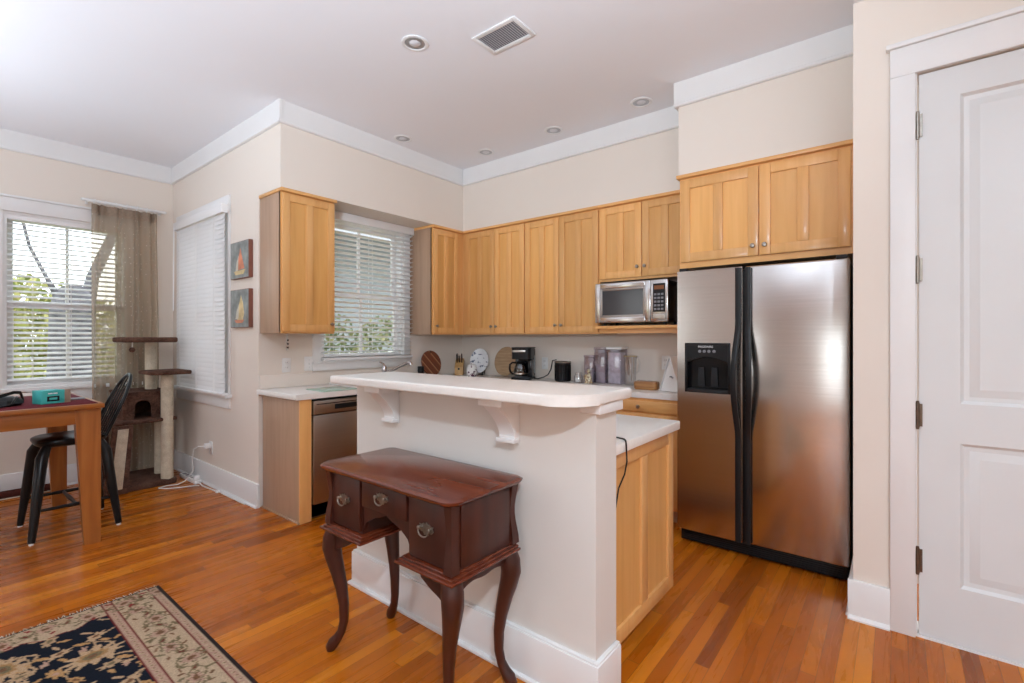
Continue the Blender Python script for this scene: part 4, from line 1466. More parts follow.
# ------------------------------------------------------------------ blinds
def blind(label, T, u0, u1, ztop, zbot, off, tilt, pitch=.046, slat=.050, head=(.055, .05), wand=None, cords=(), valance=True, rail_h=.022):
    uc = (u0 + u1) / 2
    base = T @ Vector((uc, off, zbot))
    t = thing('window_blind', label, 'blind', tuple(base))
    h = MB().box(u0 - .005, off - head[1] * .6, ztop - head[0], u1 + .005, off + head[1] * .4, ztop, .003, T=T)
    if valance:
        h.box(u0 - .012, off + head[1] * .4, ztop - head[0] - .012, u1 + .012, off + head[1] * .4 + .010, ztop + .004, .003, T=T)
        for u in (u0 - .012, u1 + .002):
            h.box(u, off - head[1] * .3, ztop - head[0] - .012, u + .010, off + head[1] * .4 + .002, ztop + .004, T=T)
    obj('headrail', h, 'blind', t)
    sl = MB()
    z = ztop - head[0] - .03
    n = int((z - zbot - .03) / pitch)
    for k in range(n + 1):
        zc = z - k * pitch
        prev = None
        for i in range(4):
            f = -1 + 2 * i / 3
            o_ = off + f * slat / 2 * math.cos(tilt)
            zz = zc - f * slat / 2 * math.sin(tilt) + .003 * (1 - f * f)
            cur = [(u0, o_, zz), (u1, o_, zz), (u1, o_, zz - .0028), (u0, o_, zz - .0028)]
            cur = [sl.bm.verts.new(T @ Vector(p)) for p in cur]
            if prev:
                for q in range(4):
                    sl.bm.faces.new([prev[q], prev[(q + 1) % 4], cur[(q + 1) % 4], cur[q]])
            else:
                sl.bm.faces.new(cur)
            prev = cur
        sl.bm.faces.new(prev)
    obj('slats', sl, 'blind', t)
    obj('bottom_rail', MB().box(u0, off - .024, zbot, u1, off + .024, zbot + rail_h, .004, T=T), 'blind', t)
    lc = MB()
    for u in cords or (u0 + .12, u1 - .12):
        for o_ in (-slat / 2 - .003, slat / 2 + .003):
            lc.tube([T @ Vector((u, off + o_, ztop - head[0])), T @ Vector((u, off + o_, zbot + .01))], .0016, 5)
    obj('ladder_cords', lc, 'cord', t)
    if wand:
        u, L = wand
        obj('tilt_wand', MB().tube([T @ Vector((u, off + .045, ztop - head[0])), T @ Vector((u, off + .05, ztop - head[0] - L))], .005, 8), 'white', t)
    return t
blind('open white slat blind in the wide left window behind the table', face_x(XD), -3.122, -2.315, 2.392, .905, -.030, R(22), pitch=.0445, cords=(-2.95, -2.70, -2.45), valance=False)
blind('white slat blind at the far left edge of the picture', face_x(XD), -3.975, -3.172, 2.392, .905, -.030, R(30), pitch=.0445, valance=False)
blind('closed white slat blind beside the two small paintings', face_y(LA), -2.01, -.865, 2.452, .842, .052, R(73), pitch=.041, head=(.06, .055), wand=(-1.955, .80), cords=(-1.85, -1.43, -1.02))
blind('open white slat blind in the sink window between the maple cabinets', face_x(XA), -1.405, -.432, 2.436, 1.132, .048, R(-13), pitch=.0440, head=(.055, .05), cords=(-1.32, -.92, -.55))

# ------------------------------------------------------------------ patterned rug
def make_rug():
    x0, x1, y1, y0 = .480, 2.98, -2.795, -4.55
    st = .0065
    nx, ny = int((x1 - x0) / st), int((y1 - y0) / st)
    X, Y = np.meshgrid(np.linspace(0, x1 - x0, nx), np.linspace(0, y1 - y0, ny), indexing='ij')
    Lx, Ly = x1 - x0, y1 - y0
    Yt = Ly - Y                                   # distance from the kitchen side edge
    dx = np.minimum(X, Lx - X)
    dy = np.minimum(Yt, Y)
    rs = np.random.RandomState(5)
    navy, tan, gold = np.array([.008, .011, .018]), np.array([.46, .31, .18]), np.array([.42, .24, .10])
    beige, rose, red, olive, brown, dark = np.array([.45, .33, .215]), np.array([.40, .25, .18]), np.array([.14, .018, .016]), np.array([.17, .13, .07]), np.array([.16, .08, .04]), np.array([.015, .010, .010])
    C = np.empty((nx, ny, 3))
    C[:] = navy
    def ell(cx, cy, a, b, th, col, pet=0, amp=.0, ring=None):
        r = max(a, b) * 1.5
        i0, i1 = max(0, int((cx - r) / st)), min(nx, int((cx + r) / st) + 2)
        j0, j1 = max(0, int((cy - r) / st)), min(ny, int((cy + r) / st) + 2)
        if i0 >= i1 or j0 >= j1:
            return
        u, v = X[i0:i1, j0:j1] - cx, Y[i0:i1, j0:j1] - cy
        c_, s_ = math.cos(th), math.sin(th)
        p, q = (u * c_ + v * s_) / a, (-u * s_ + v * c_) / b
        rr = np.hypot(p, q)
        lim = 1 + amp * np.cos(pet * np.arctan2(q, p)) if pet else 1
        m = rr < lim
        if ring:
            m &= rr > lim - ring
        C[i0:i1, j0:j1][m] = col
    def vine(pts, wd, col):
        for (ax, ay), (bx_, by) in zip(pts, pts[1:]):
            n = max(2, int(math.hypot(bx_ - ax, by - ay) / (st * .7)))
            for k in range(n):
                f = k / n
                ell(ax + (bx_ - ax) * f, ay + (by - ay) * f, wd, wd, 0, col)
    # field: curling vines, rosettes, palmettes and leaves, mirrored about the middle
    cy_ = Ly / 2
    def both(f, cx, cy, *a, **k):
        f(cx, cy, *a, **k)
        f(cx, 2 * cy_ - cy, *a, **k)
    for r_ in range(5):
        yb = .30 + r_ * .29
        pts = [(.155 + .02 * k, yb + .085 * math.sin(k * .30 + r_ * 1.7) + .03 * math.sin(k * .83 + r_)) for k in range(108)]
        vine(pts, .0052, tan * .9)
        for k in range(4, 108, 6):
            px, py = pts[k]
            sg = 1 if (k // 6 + r_) % 2 else -1
            curl = [(px + .016 * q, py + sg * (.022 * q - .0022 * q * q)) for q in range(9)]
            vine(curl, .0042, tan * .85)
            th = rs.uniform(-.9, .9)
            ell(curl[-1][0], curl[-1][1], .034, .015, th, tan if k % 4 else gold, 6, .22)
            ell(curl[-1][0], curl[-1][1], .013, .006, th, brown)
            ell(px - .02, py - sg * .035, .030, .011, -th * 1.3 + .4, gold if k % 4 else tan * .85)
            ell(px + .035, py - sg * .04, .022, .012, th, rose, 5, .28)
    for i in range(15):
        for j in range(11):
            cx, cyy = .20 + i * .16 + (.08 if j % 2 else 0), .27 + j * .128
            cx += rs.uniform(-.03, .03)
            cyy += rs.uniform(-.03, .03)
            if (i * 3 + j * 2) % 7 == 0:
                th = rs.uniform(0, 3)
                ell(cx, cyy, .088, .058, th, tan, 11, .28)
                ell(cx, cyy, .050, .034, th, gold * .8, 9, .12)
                ell(cx, cyy, .032, .022, th, olive)
                ell(cx, cyy, .016, .011, th, brown)
            else:
                th = rs.uniform(0, 3)
                ell(cx, cyy, .040, .022, th, (tan, gold, tan * .9)[(i + j) % 3], 7, .26)
                ell(cx, cyy, .015, .009, th, (brown, rose, olive)[(i + j) % 3])
                for q in range(2):
                    a_ = th + 1.2 + q * 3.14
                    ell(cx + .060 * math.cos(a_), cyy + .060 * math.sin(a_), .024, .008, a_ + .4, gold if q else tan)
    # borders (distance from the edges)
    B0, B1 = .235, .205
    def band(lo, hi, col, lo2=None, hi2=None):
        lo2 = lo if lo2 is None else lo2
        hi2 = hi if hi2 is None else hi2
        m = ((dx < hi) & (dx >= lo) & (dy >= lo2)) | ((dy < hi2) & (dy >= lo2) & (dx >= lo))
        C[m] = col
        return m
    # scalloped inner edge of the end border, straight guard stripes along the long sides
    scal = .150 + .018 * np.sin(Yt * 2 * math.pi / .33) + .010 * np.sin(Yt * 2 * math.pi / .11)
    m = (dx < scal + .006)
    C[m] = red * 1.3
    m = (dx < scal)
    C[m] = beige
    m = dy < .245
    C[m] = beige
    def stripe(lo, hi, col):
        mm = (dy >= lo) & (dy < hi)
        C[mm] = col
    stripe(.240, .246, red)
    stripe(.205, .240, rose)
    stripe(.198, .205, red)
    stripe(.194, .198, beige)
    stripe(.050, .056, red)
    stripe(.020, .050, rose)
    # dotted guard stripes
    for lo in (.2225, .035):
        for k in range(int(Lx / .03)):
            for yy in (Ly - lo, lo):
                ell(k * .03 + .01, yy, .008, .008, 0, beige)
                ell(k * .03 + .01, yy, .0035, .0035, 0, brown)
    # border palmettes and stems
    def motif(cx, cyy, th, big):
        if big:
            ell(cx, cyy, .050, .034, th, olive, 8, .2, .25)
            ell(cx, cyy, .036, .024, th, rose, 6, .2)
            ell(cx, cyy, .017, .012, th, brown)
        else:
            ell(cx, cyy, .028, .012, th, olive * 1.1, 5, .2)
            ell(cx, cyy, .012, .005, th, red)
    for k in range(int(Lx / .075)):
        for s_ in (0, 1):
            yy = .125 + .018 * math.sin(k * 1.1)
            yy = Ly - yy if s_ == 0 else yy
            motif(.05 + k * .075, yy, k * .8, k % 2 == 0)
            ell(.085 + k * .075, yy + .048 * (1 if k % 2 else -1), .024, .007, k * 1.3, olive)
            ell(.03 + k * .075, yy + .052 * math.sin(k * 2.1), .015, .005, k * 2.3, brown)
            ell(.072 + k * .075, yy - .028 * math.cos(k * 1.7), .017, .005, k * 1.9, rose * .8)
            ell(.02 + k * .075, yy - .046 * math.cos(k * 2.6), .011, .007, k * .4, olive * .9)
            ell(.060 + k * .075, yy - .050 * (1 if k % 2 else -1), .016, .006, k * .9 + 1, brown)
    for s_ in (0, 1):
        vine([((q * .012), (Ly - .125 + .035 * math.sin(q * .35)) if s_ == 0 else (.125 + .035 * math.sin(q * .35))) for q in range(int(Lx / .012))], .0033, olive)
        vine([((.078 + .03 * math.sin(q * .33)) if s_ == 0 else Lx - (.078 + .03 * math.sin(q * .33)), q * .012) for q in range(int(Ly / .012))], .0033, olive)
    for k in range(int(Ly / .07)):
        for xx in (.078, Lx - .078):
            motif(xx + .012 * math.sin(k * 1.3), .05 + k * .07, k * .9 + 1.2, k % 2 == 0)
            ell(xx + .05 * (1 if k % 2 else -1), .08 + k * .07, .020, .007, k * 1.1, olive)
            ell(xx - .046 * (1 if k % 2 else -1), .065 + k * .07, .016, .007, k * 1.7, red * 1.6)
    C[dx < .010] = dark
    C[dy < .018] = dark * 1.6
    bm = bmesh.new()
    zt = .010
    me = bpy.data.meshes.new('pile')
    V = np.stack([X, Y, np.full_like(X, zt)], -1).reshape(-1, 3)
    I = np.arange(nx * ny).reshape(nx, ny)
    F = np.stack([I[:-1, :-1], I[1:, :-1], I[1:, 1:], I[:-1, 1:]], -1).reshape(-1, 4)
    # skirt down to the floor
    rim = np.concatenate([I[:, 0], I[-1, 1:], I[-2::-1, -1], I[0, -2:0:-1]])
    low = V[rim].copy()
    low[:, 2] = .0005
    n0 = len(V)
    V = np.concatenate([V, low])
    k = len(rim)
    S = np.stack([n0 + np.arange(k), n0 + (np.arange(k) + 1) % k, rim[(np.arange(k) + 1) % k], rim], -1)
    F = np.concatenate([F, S])
    me.from_pydata(V.tolist(), [], F.tolist())
    col = np.ones((len(V), 4), np.float32)
    col[:n0, :3] = C.reshape(-1, 3)
    col[n0:, :3] = dark
    at = me.color_attributes.new('pattern', 'FLOAT_COLOR', 'POINT')
    at.data.foreach_set('color', col.ravel())
    me.materials.append(M['rug'])
    bm.free()
    t = thing('rug', 'navy and beige patterned oriental rug on the oak floor', 'rug', (x0, y0, 0))
    o = bpy.data.objects.new('pile', me)
    COL.objects.link(o)
    o.parent = t
    rnd = random.Random(2)
    fr = MB()
    for k in range(int(Ly / .0095)):
        y = y0 + .004 + k * .0095
        for xe, s_ in ((x0, -1), (x1, 1)):
            L = rnd.uniform(.022, .045)
            dv = rnd.uniform(-.012, .012)
            wd = .0022
            fr.bm.faces.new([fr.bm.verts.new(p) for p in ((xe - s_ * .004, y - wd, .0105), (xe - s_ * .004, y + wd, .0105), (xe + s_ * L, y + dv + wd * .6, .003), (xe + s_ * L, y + dv - wd * .6, .003))])
    obj('fringe', fr, 'fringe', t)
make_rug()

# ------------------------------------------------------------------ ceiling fixtures
def downlight(x, y, label, ref=None):
    if ref:
        return copy_thing(ref, (x, y, CEIL), label)
    t = thing('ceiling_light', label, 'ceiling light', (x, y, CEIL), 'recessed ceiling lights')
    obj('trim_ring', MB().lathe([(.058, -.001), (.080, -.001), (.079, -.006), (.070, -.009), (.060, -.006), (.058, -.001)], (x, y, CEIL), 32), 'trim', t)
    obj('reflector', MB().lathe([(.0595, -.0035), (.030, -.0012), (0, -.0010)], (x, y, CEIL), 32), 'dull_cone', t)
    obj('lens', MB().lathe([(0, -.012), (.020, -.010), (.033, -.004), (.035, -.0015), (0, -.0012)], (x, y, CEIL), 24), 'frost', t)
    return t
d0 = downlight(1.315, -1.750, 'recessed ceiling light nearest the ceiling vent above the bar')
downlight(.162, -.916, 'recessed ceiling light in front of the sink window soffit', d0)
downlight(.527, -.231, 'recessed ceiling light nearest the kitchen corner', d0)
downlight(1.290, -.231, 'middle recessed ceiling light along the back soffit', d0)
downlight(2.068, -.231, 'recessed ceiling light nearest the refrigerator soffit', d0)
t = thing('ceiling_vent', 'white rectangular ceiling vent with angled louvres', 'vent', (1.77, -1.475, CEIL))
VT = Matrix(((1, 0, 0, 0), (0, 0, 1, 0), (0, -1, 0, CEIL), (0, 0, 0, 1)))
obj('frame', rect_ring(MB(), 1.610, 1.930, -1.578, -1.372, .028, .0008, .010, VT, .003), 'trim', t)
obj('backing', MB().box(1.636, -1.552, CEIL - .002, 1.904, -1.398, CEIL - .0008), 'greybutton', t)
sl = MB()
for k in range(17):
    x = 1.645 + k * .0152
    v = [sl.bm.verts.new(p) for p in ((x, -1.551, CEIL - .0025), (x + .010, -1.551, CEIL - .011), (x + .010, -1.399, CEIL - .011), (x, -1.399, CEIL - .0025))]
    v2 = [sl.bm.verts.new((q.co.x + .002, q.co.y, q.co.z)) for q in v]
    sl.bm.faces.new(v)
    sl.bm.faces.new(v2[::-1])
    for q in range(4):
        sl.bm.faces.new([v[q], v[(q + 1) % 4], v2[(q + 1) % 4], v2[q]])
obj('louvres', sl, 'trim', t)

# ------------------------------------------------------------------ paintings on the dining wall
def painting(z0, z1, label, boat):
    x0, x1 = -.795, -.452
    t = thing('painting', label, 'painting', ((x0 + x1) / 2, LA, (z0 + z1) / 2), 'small unframed canvases')
    y = LA - .034
    obj('stretched_canvas', bx(x0, y, z0, x1, LA - .001, z1, .002), 'canvas_edge', t)
    obj('painted_ground', bx(x0 + .003, y - .001, z0 + .003, x1 - .003, y + .0005, z1 - .003), 'paint_sky', t)
    for name, mat, pts, k in boat:
        obj(name, MB().prism([(x0 + (x1 - x0) * u, z0 + (z1 - z0) * v) for u, v in pts], 'y', y - .0022 - .0006 * k, y - .0008), mat, t)
    return t
painting(1.812, 2.112, 'small square painting of a rust red sail shape, upper of the two canvases',
         [('painted_sail', 'paint_red', [(.38, .22), (.45, .5), (.56, .82), (.66, .55), (.78, .25)], 0), ('painted_sail', 'paint_pale', [(.30, .2), (.36, .42), (.47, .62), (.44, .22)], 1),
          ('painted_hull', 'paint_gold', [(.22, .20), (.30, .10), (.72, .10), (.84, .22)], 2)])
painting(1.412, 1.722, 'small square painting of a gold pear shaped sail, lower of the two canvases',
         [('painted_sail', 'paint_gold', [(.40, .2), (.40, .42), (.52, .66), (.60, .84), (.70, .64), (.76, .36), (.70, .2)], 0), ('painted_sail', 'paint_pale', [(.30, .22), (.36, .42), (.50, .62), (.46, .24)], 1),
          ('painted_hull', 'paint_red', [(.26, .20), (.34, .12), (.66, .12), (.78, .20)], 2)])

# ------------------------------------------------------------------ outlets, charger, power strip
def outlet(T, u, v, label, kind='outlet', wd=.072, hh=.117):
    t = thing('wall_outlet' if kind == 'outlet' else 'light_switch', label, 'outlet' if kind == 'outlet' else 'switch', tuple(T @ Vector((u, 0, v))))
    obj('cover_plate', bx(u - wd / 2, .0006, v - hh / 2, u + wd / 2, .006, v + hh / 2, .002, T=T), 'white', t)
    if kind == 'outlet':
        for q in (-.021, .021):
            r_ = obj('socket', bx(u - .017, .0055, v + q - .014, u + .017, .008, v + q + .014, .003, T=T), 'cord', t)
            obj('socket_slots', MB().box(u - .008, .0078, v + q - .004, u - .006, .0084, v + q + .006, T=T).box(u + .006, .0078, v + q - .004, u + .008, .0084, v + q + .006, T=T), 'charcoal', r_)
    else:
        obj('toggle', bx(u - .005, .0055, v - .010, u + .005, .016, v + .010, .002, T=T), 'white', t)
        obj('screw', MB().box(u - .002, .0055, v + .028, u + .002, .0072, v + .032, T=T).box(u - .002, .0055, v - .032, u + .002, .0072, v - .028, T=T), 'greybutton', t)
    return t
outlet(face_x(XA), -1.695, 1.105, 'cream double outlet plate on the sink wall nearest the room corner')
outlet(face_x(XA), -1.500, 1.110, 'white switch plate between the outlet and the sink window', 'switch', .085, .12)
outlet(face_y(YB), .80, 1.075, 'white outlet plate behind the coffee maker and black canister')
outlet(face_y(YB), 2.035, 1.12, 'pale outlet plate on the back wall near the white board')
outlet(face_y(LA), -1.300, .335, 'white outlet low on the dining wall with a charger plugged in')
t = thing('under_cabinet_hooks', 'row of tiny dark hooks under the lone upper cabinet', 'hooks', (XA + .03, -1.68, 1.30))
obj('strip', bx(XA + .001, -1.697, 1.225, XA + .008, -1.683, 1.36, .002), 'cord', t)
for z in (1.245, 1.275, 1.305):
    obj('hook', MB().tube([(XA + .008, -1.69, z + .006), (XA + .022, -1.69, z), (XA + .024, -1.69, z + .010)], .004, 8), 'charcoal', t)
t = thing('charger', 'white phone charger with cable plugged into the low outlet', 'charger', (-1.32, LA - .03, .35))
obj('plug_body', bx(-1.322, LA - .055, .335, -1.278, LA - .0092, .378, .005), 'white', t)
obj('cable', MB().tube([(-1.30, LA - .055, .357), (-1.315, LA - .10, .36), (-1.38, LA - .115, .33), (-1.43, LA - .11, .22), (-1.44, LA - .10, .12), (-1.46, -2.07, .04), (-1.52, -2.11, .006), (-1.555, -2.19, .006), (-1.53, -2.25, .006), (-1.45, -2.21, .006), (-1.40, -2.12, .006), (-1.36, -2.03, .006), (-1.33, -2.0, .006)], .0042, 8), 'cord', t)
t = thing('power_strip', 'grey white power strip lying along the dining wall baseboard', 'power strip', (-1.5, -1.985, 0), None)
obj('housing', bx(-1.80, -2.012, .001, -1.40, -1.958, .038, .006), 'white', t)
for k in range(5):
    obj('socket', bx(-1.76 + k * .068, -2.000, .0375, -1.72 + k * .068, -1.970, .040, .001), 'greybutton', t)
obj('adapter', bx(-1.46, -2.006, .0385, -1.415, -1.964, .075, .004), 'white', t)
t = thing('flat_cable', 'white cable running along the dining wall floor edge to the corner', 'cable', (-1.0, -1.96, 0))
obj('lead', MB().tube([(-1.40, -1.985, .02), (-1.30, -1.985, .006), (-1.05, -1.972, .006), (-.95, -1.965, .012), (-.85, -1.960, .006), (-.5, -1.957, .006)], .006, 8), 'cord', t)
obj('clip', bx(-1.02, -1.985, .0, -.985, -1.950, .022, .004), 'white', t)
t = thing('floor_mat', 'dark red brown mat rolled along the left wall under the window', 'mat', (-2.19, -3.05, 0))
obj('roll', MB().tube([(-2.20, -3.9, .034), (-2.20, -3.3, .034), (-2.20, -2.82, .034)], .032, 14), 'darkred', t)
obj('edge', MB().tube([(-2.165, -3.9, .006), (-2.165, -2.82, .006)], .005, 6), 'fringe', t)

# ------------------------------------------------------------------ things on the worktop
WZ = .9265
def lathe_thing(name, label, cat, x, y, prof, mat, group=None, n=24, z=WZ, part='body'):
    t = thing(name, label, cat, (x, y, z), group)
    obj(part, MB().lathe(prof, (x, y, z), n), mat, t)
    return t
t = lathe_thing('tumbler', 'small black tumbler in front of the striped cutting board', 'cup', -.265, -.345, [(.024, 0), (.030, .002), (.033, .110), (.030, .110), (.028, .006), (0, .006)], 'black')
obj('ring', MB().lathe([(.0335, .065), (.0345, .070), (.0335, .075)], (-.265, -.345, WZ), 24), 'charcoal', t)
# striped round cutting board leaning on the wall
t = thing('cutting_board', 'round striped dark wood cutting board leaning behind the black tumbler', 'cutting board', (-.29, -.22, WZ))
TB = Matrix.Translation((-.285, -.185, WZ + .137)) @ Matrix.Rotation(R(-12), 4, 'Y') @ Matrix.Rotation(R(90), 4, 'Y')
obj('board', MB().lathe([(0, -.009), (.130, -.009), (.134, -.005), (.134, .005), (.130, .009), (0, .009)], (0, 0, 0), 40, TB), 'walnut_strip', t)
obj('hanging_hole_rim', MB().lathe([(.010, .0088), (.012, .0098), (.006, .0098), (.006, .0088)], (0, 0, 0), 14, TB @ Matrix.Translation((-.115, 0, 0))), 'black', t)
# knife block
KB = (-.215, .165)
t = thing('knife_block', 'light wood knife block with black handled knives', 'knife block', (KB[0], KB[1], WZ), None, R(38), True)
obj('block', MB().prism([(-.075, 0), (.075, 0), (.075, .14), (.045, .175), (-.06, .095), (-.075, .085)], 'x', -.045, .045, .003, T=Matrix.Rotation(0, 4, 'Z')), wood('pale_beech', (.50, .29, .11), (.58, .35, .14), (.64, .42, .19)), t)
obj('front_label', bx(-.010, -.0765, .055, .010, -.0745, .075), 'black', t)
for i, (x, y, z, L, mat) in enumerate([(-.026, .0, .135, .105, 'blackwood'), (-.002, .005, .135, .085, 'blackwood'), (.024, .028, .155, .09, 'mahog_v'), (-.028, .038, .165, .080, 'blackwood'), (.026, .0, .133, .080, 'mahog_v')]):
    d = Vector((0, -.34, .94))
    p = Vector((x, y, z - .012))
    k = obj('knife_handle', MB().tube([p, p + d * .02, p + d * L * .6, p + d * L], [(.007, .010), (.0075, .011), (.007, .012), (.0065, .010)], 10), mat, t)
    obj('rivet', MB().lathe([(0, -.0095), (.0025, -.0095), (.0025, .0095), (0, .0095)], p + d * L * .5, 8, Matrix.Rotation(R(90), 4, 'Y')), 'nickel', k)
# spotted jar
t = lathe_thing('jar', 'white china jar with dark painted marks beside the knife block', 'jar', .090, .040, [(.040, 0), (.052, .006), (.056, .05), (.052, .095), (.044, .108), (.046, .114), (.040, .114), (.038, .100), (0, .10)], 'mug')
obj('lid', MB().lathe([(.045, .114), (.040, .124), (.012, .130), (.010, .138), (0, .142)], (.090, .040, WZ), 24), 'mug', t)
# plate on stand
t = thing('display_plate', 'oval white plate with blue grey flowers on a dark stand', 'plate', (.0, .25, WZ))
TP = Matrix.Translation((.0, .255, WZ + .152)) @ Matrix.Rotation(R(32), 4, 'Z') @ Matrix.Rotation(R(75), 4, 'X')
obj('plate', MB().lathe([(0, .004), (.075, .004), (.085, .008), (.125, .018), (.128, .016), (.088, .002), (.06, -.006), (0, -.006)], (0, 0, 0), 40, TP, .80, 1.06), 'plate', t)
stnd = MB()
Ts = Matrix.Translation((.0, .255, WZ)) @ Matrix.Rotation(R(32), 4, 'Z')
for x in (-.045, .045):
    stnd.tube([Ts @ Vector(p) for p in ((x, -.075, .006), (x, -.06, .006), (x, -.05, .035))], .006, 8)
    stnd.tube([Ts @ Vector(p) for p in ((x, -.06, .007), (x, .045, .008), (x, .055, .12))], .006, 8)
stnd.tube([Ts @ Vector(p) for p in ((-.045, .0, .008), (.045, .0, .008))], .005, 8)
obj('stand', stnd, 'blackwood', t)
# round straw board
t = thing('trivet', 'round woven straw board leaning on the back wall behind the coffee maker', 'trivet', (.335, .29, WZ))
TR = Matrix.Translation((.335, .300, WZ + .157)) @ Matrix.Rotation(R(80), 4, 'X')
tv = MB()
for k in range(13):
    r0, r1 = .0118 * k, .0118 * (k + 1)
    tv.lathe([(max(r0, .0005), -.004), ((r0 + r1) / 2, -.0065), (r1, -.004), (r1, .004), ((r0 + r1) / 2, .0065), (max(r0, .0005), .004)], (0, 0, 0), 36, TR)
obj('coils', tv, 'straw', t)
# coffee maker
CX, CY = .70, .13
t = thing('coffee_maker', 'black drip coffee maker with glass carafe', 'coffee maker', (CX, CY, WZ), None, R(24), True)
obj('base_plate', bx(-.095, -.13, 0, .095, .10, .030, .008), 'black', t)
obj('warming_plate', MB().lathe([(.062, .030), (.062, .034), (0, .034)], (-.02, -.045, 0), 24), 'greybutton', t)
obj('water_tank', bx(-.095, .035, .028, .095, .105, .335, .010), 'blackgloss', t)
obj('side_column', bx(.055, -.07, .028, .095, .04, .225, .008), 'blackgloss', t)
obj('water_gauge', bx(.0945, .055, .06, .0965, .075, .26, .0005), 'frost', t)
obj('brew_head', MB().prism(rounded(-.095, .095, -.135, .10, (.04, .04, .01, .01)), 'z', .225, .340, .008), 'black', t)
obj('steel_band', MB().prism(rounded(-.096, .060, -.1365, -.05, (.04, .02, .01, .01)), 'z', .300, .322, .001), 'nickel', t)
obj('lid', MB().prism(rounded(-.098, .098, -.138, .103, (.04, .04, .01, .01)), 'z', .341, .352, .004), 'black', t)
cf = obj('carafe', MB().lathe([(.045, .035), (.062, .045), (.068, .085), (.062, .135), (.048, .170), (.046, .170), (.060, .133), (.066, .085), (.060, .048), (.042, .038)], (-.02, -.045, 0), 28), 'water', t)
obj('carafe_band', MB().lathe([(.0695, .060), (.0705, .066), (.0695, .072)], (-.02, -.045, 0), 28), 'nickel', cf)
obj('carafe_lid', MB().lathe([(.050, .170), (.052, .178), (.040, .195), (0, .200)], (-.02, -.045, 0), 24), 'black', cf)
hd = Vector((-.85, -.5, 0)).normalized()
cc = Vector((-.02, -.045, 0))
obj('carafe_handle', MB().tube([cc + hd * r_ + Vector((0, 0, z)) for r_, z in ((.050, .182), (.085, .186), (.108, .165), (.112, .12), (.104, .085), (.084, .062), (.068, .060))], [(.010, .008)] * 7, 10), 'black', cf)
for ch in t.children_recursive:
    for v in ch.data.vertices:
        v.co.z *= .885
t = thing('appliance_cord', 'black cord looping from the coffee maker up to the black canister', 'cord', (.95, .14, WZ))
obj('lead', MB().tube([(.80, .165, WZ + .012), (.86, .145, WZ + .010), (.93, .14, WZ + .030), (.979, .14, WZ + .055), (1.015, .135, WZ + .105), (1.034, .125, WZ + .158), (1.044, .12, WZ + .190), (1.080, .135, WZ + .199)], .0055, 8), 'black', t)
obj('strain_relief', MB().tube([(.795, .167, WZ + .012), (.812, .16, WZ + .012)], .008, 8), 'black', t)
# black canister
t = lathe_thing('canister', 'black ribbed round canister right of the coffee maker', 'canister', 1.128, .165, [(.062, 0), (.072, .004), (.074, .16), (.076, .165), (.074, .172), (0, .172)], 'black', n=40)
obj('lid', MB().lathe([(.077, .172), (.079, .180), (.070, .188), (0, .190)], (1.128, .165, WZ), 40), 'nickel', t)
rb = MB()
for k in range(28):
    a = 2 * math.pi * k / 28
    rb.tube([(1.128 + .0735 * math.cos(a), .165 + .0735 * math.sin(a), WZ + .01), (1.128 + .0745 * math.cos(a), .165 + .0745 * math.sin(a), WZ + .155)], .0022, 5)
obj('ribs', rb, 'blackgloss', t)
# small glass jar
t = lathe_thing('glass_jar', 'small clear glass jar with a lid between black canister and figurine', 'jar', 1.325, .115, [(.028, 0), (.036, .004), (.038, .06), (.030, .075), (.028, .075), (.035, .058), (.034, .008), (0, .006)], 'clear')
obj('lid', MB().lathe([(.030, .075), (.034, .078), (.030, .092), (.010, .096), (0, .102)], (1.325, .115, WZ), 20), 'clear', t)
obj('contents', MB().lathe([(.033, .008), (.034, .04), (0, .044)], (1.325, .115, WZ), 16), 'paper', t)
# figurine
t = thing('figurine', 'small gold and white china figurine in front of the short canister', 'figurine', (1.422, .125, WZ))
obj('body', MB().lathe([(.034, 0), (.038, .006), (.032, .03), (.026, .06), (.016, .082), (.011, .092), (0, .094)], (1.422, .125, WZ), 18, sy=.8), 'figure', t)
obj('head', MB().lathe([(0, .090), (.013, .096), (.017, .108), (.012, .122), (0, .126)], (1.422, .125, WZ), 16), 'figure', t)
obj('arm', MB().tube([(1.404, .115, WZ + .078), (1.392, .105, WZ + .06), (1.405, .095, WZ + .045)], .006, 8), 'figure', t)
# violet food canisters
def food_box(x0, x1, y0, y1, h, label, liner=None):
    t = thing('storage_container', label, 'container', ((x0 + x1) / 2, (y0 + y1) / 2, WZ), 'smoky violet storage containers')
    ob = MB().prism(rounded(x0, x1, y0, y1, (.012, .012, .012, .012), 4), 'z', WZ, WZ + h - .02, .003)
    obj('tub', ob, 'violet', t)
    obj('lid', MB().prism(rounded(x0 - .004, x1 + .004, y0 - .004, y1 + .004, (.014,) * 4, 4), 'z', WZ + h - .02, WZ + h, .004), 'white' if liner != 'v' else 'violet', t)
    if liner:
        fm = MB()
        fm.prism(rounded(x0 + .012, x1 - .012, y0 + .012, y1 - .012, (.01,) * 4, 4), 'z', WZ + .004, WZ + h * (.5 if liner == 'v' else .85), .003)
        obj('contents', fm, plain('pale_flour', (.50, .46, .49), .9, amt=.12, scale=14) if liner == 'v' else plain('pale_cereal', (.70, .70, .73), .8, amt=.2, scale=26), t)
    return t
food_box(1.330, 1.424, .20, .31, .245, 'short smoky violet container left of the tall containers', 'v')
food_box(1.433, 1.546, .20, .325, .318, 'tall smoky violet container in the middle of the three', 'v')
food_box(1.556, 1.700, .195, .325, .322, 'tall violet container with pale contents beside the clear pitcher', 'w')
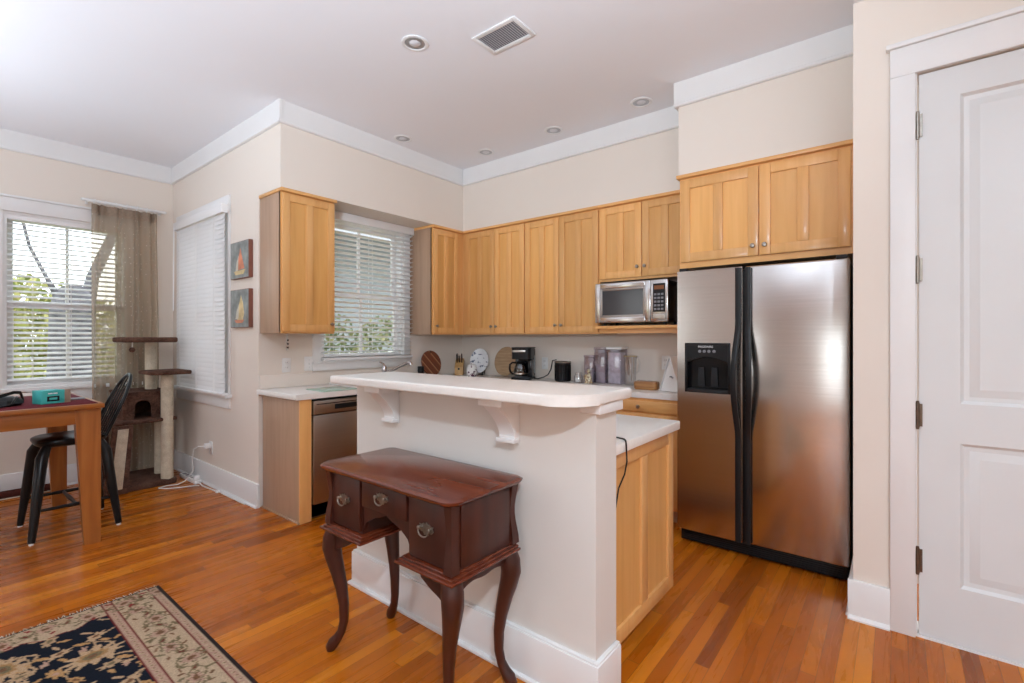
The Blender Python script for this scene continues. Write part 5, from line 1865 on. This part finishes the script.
# clear pitcher
PX, PY = 1.785, .195
t = thing('pitcher', 'tall clear plastic pitcher with a gold rimmed top', 'pitcher', (PX, PY, WZ))
obj('vessel', MB().lathe([(.040, 0), (.046, .004), (.052, .22), (.057, .245), (.055, .245), (.049, .218), (.043, .008), (0, .006)], (PX, PY, WZ), 28), 'clear', t)
obj('lid', MB().lathe([(.058, .245), (.058, .253), (.030, .258), (0, .260)], (PX, PY, WZ), 28), 'clear', t)
obj('rim', MB().tube([(PX + .058 * math.cos(a), PY + .058 * math.sin(a), WZ + .247) for a in [2 * math.pi * i / 24 for i in range(24)]], .003, 6, closed=True), plain('pale_gold', (.55, .45, .22), .35, .6), t)
obj('handle', MB().tube([(PX + .053, PY - .01, WZ + .235), (PX + .085, PY - .03, WZ + .245), (PX + .098, PY - .035, WZ + .20), (PX + .085, PY - .025, WZ + .125), (PX + .047, PY - .01, WZ + .10)], .007, 8), 'clear', t)
# burl wood box
t = thing('wooden_tray', 'low rounded burl wood tray beside the white paper stack', 'tray', (2.025, -.03, WZ), None, R(6), True)
secs = [[(px, py, z) for px, py in rounded(-.092 + i_, .092 - i_, -.055 + i_ * .6, .055 - i_ * .6, (.03,) * 4, 6)] for z, i_ in ((0, .010), (.008, .002), (.045, 0), (.062, .004), (.062, .014), (.030, .018))]
obj('tray', MB().loft(secs), 'basket', t)
gl = MB()
for k in range(4):
    gl.lathe([(0, 0), (.015, .004), (.016, .014), (0, .018)], (-.06 + k * .028, .005, .058 - .002), 12)
obj('glass_pebbles', gl, 'clear', t)
# white wedge of paper: a stand-up calendar seen from its side
t = thing('desk_calendar', 'white folded card standing beside the refrigerator', 'calendar', (2.275, -.055, WZ), None, R(-24), True)
secs = MB()
secs.prism([(-.105, .004), (-.100, .004), (-.010, .262), (-.018, .262)], 'y', -.075, .085)
secs.prism([(.100, .004), (.105, .004), (.000, .262), (-.008, .262)], 'y', -.075, .085)
obj('cover_sheet', secs, 'paper', t)
obj('inner_sheets', MB().prism([(-.095, .004), (.095, .004), (.010, .235), (-.012, .235)], 'y', -.070, .075), 'paper', t)
obj('binding', MB().tube([(-.009, -.077, .262), (-.009, .087, .262)], .006, 8), 'white', t)
obj('clip', MB().tube([(.005, -.078, .115), (.020, -.084, .118), (.035, -.082, .108)], .006, 8), 'greybutton', t)
# green glass board overhanging the worktop by the bar
t = tag(obj('glass_board', MB().prism(rounded(-.02, .25, -1.71, -1.42, (.012,) * 4, 4), 'z', WZ, WZ + .008, .002), 'greenglass', None, (.1, -1.55, WZ)), 'thin frosted green glass board on the worktop behind the bar end', 'cutting board')
t = thing('folded_cloth', 'pale folded dish cloth on the sink worktop beside the green board', 'cloth', (-.19, -1.35, WZ))
obj('cloth', MB().box(-.28, -1.36, WZ, -.16, -1.20, WZ + .02, .006).box(-.275, -1.35, WZ + .02, -.165, -1.21, WZ + .036, .006), 'paper', t)
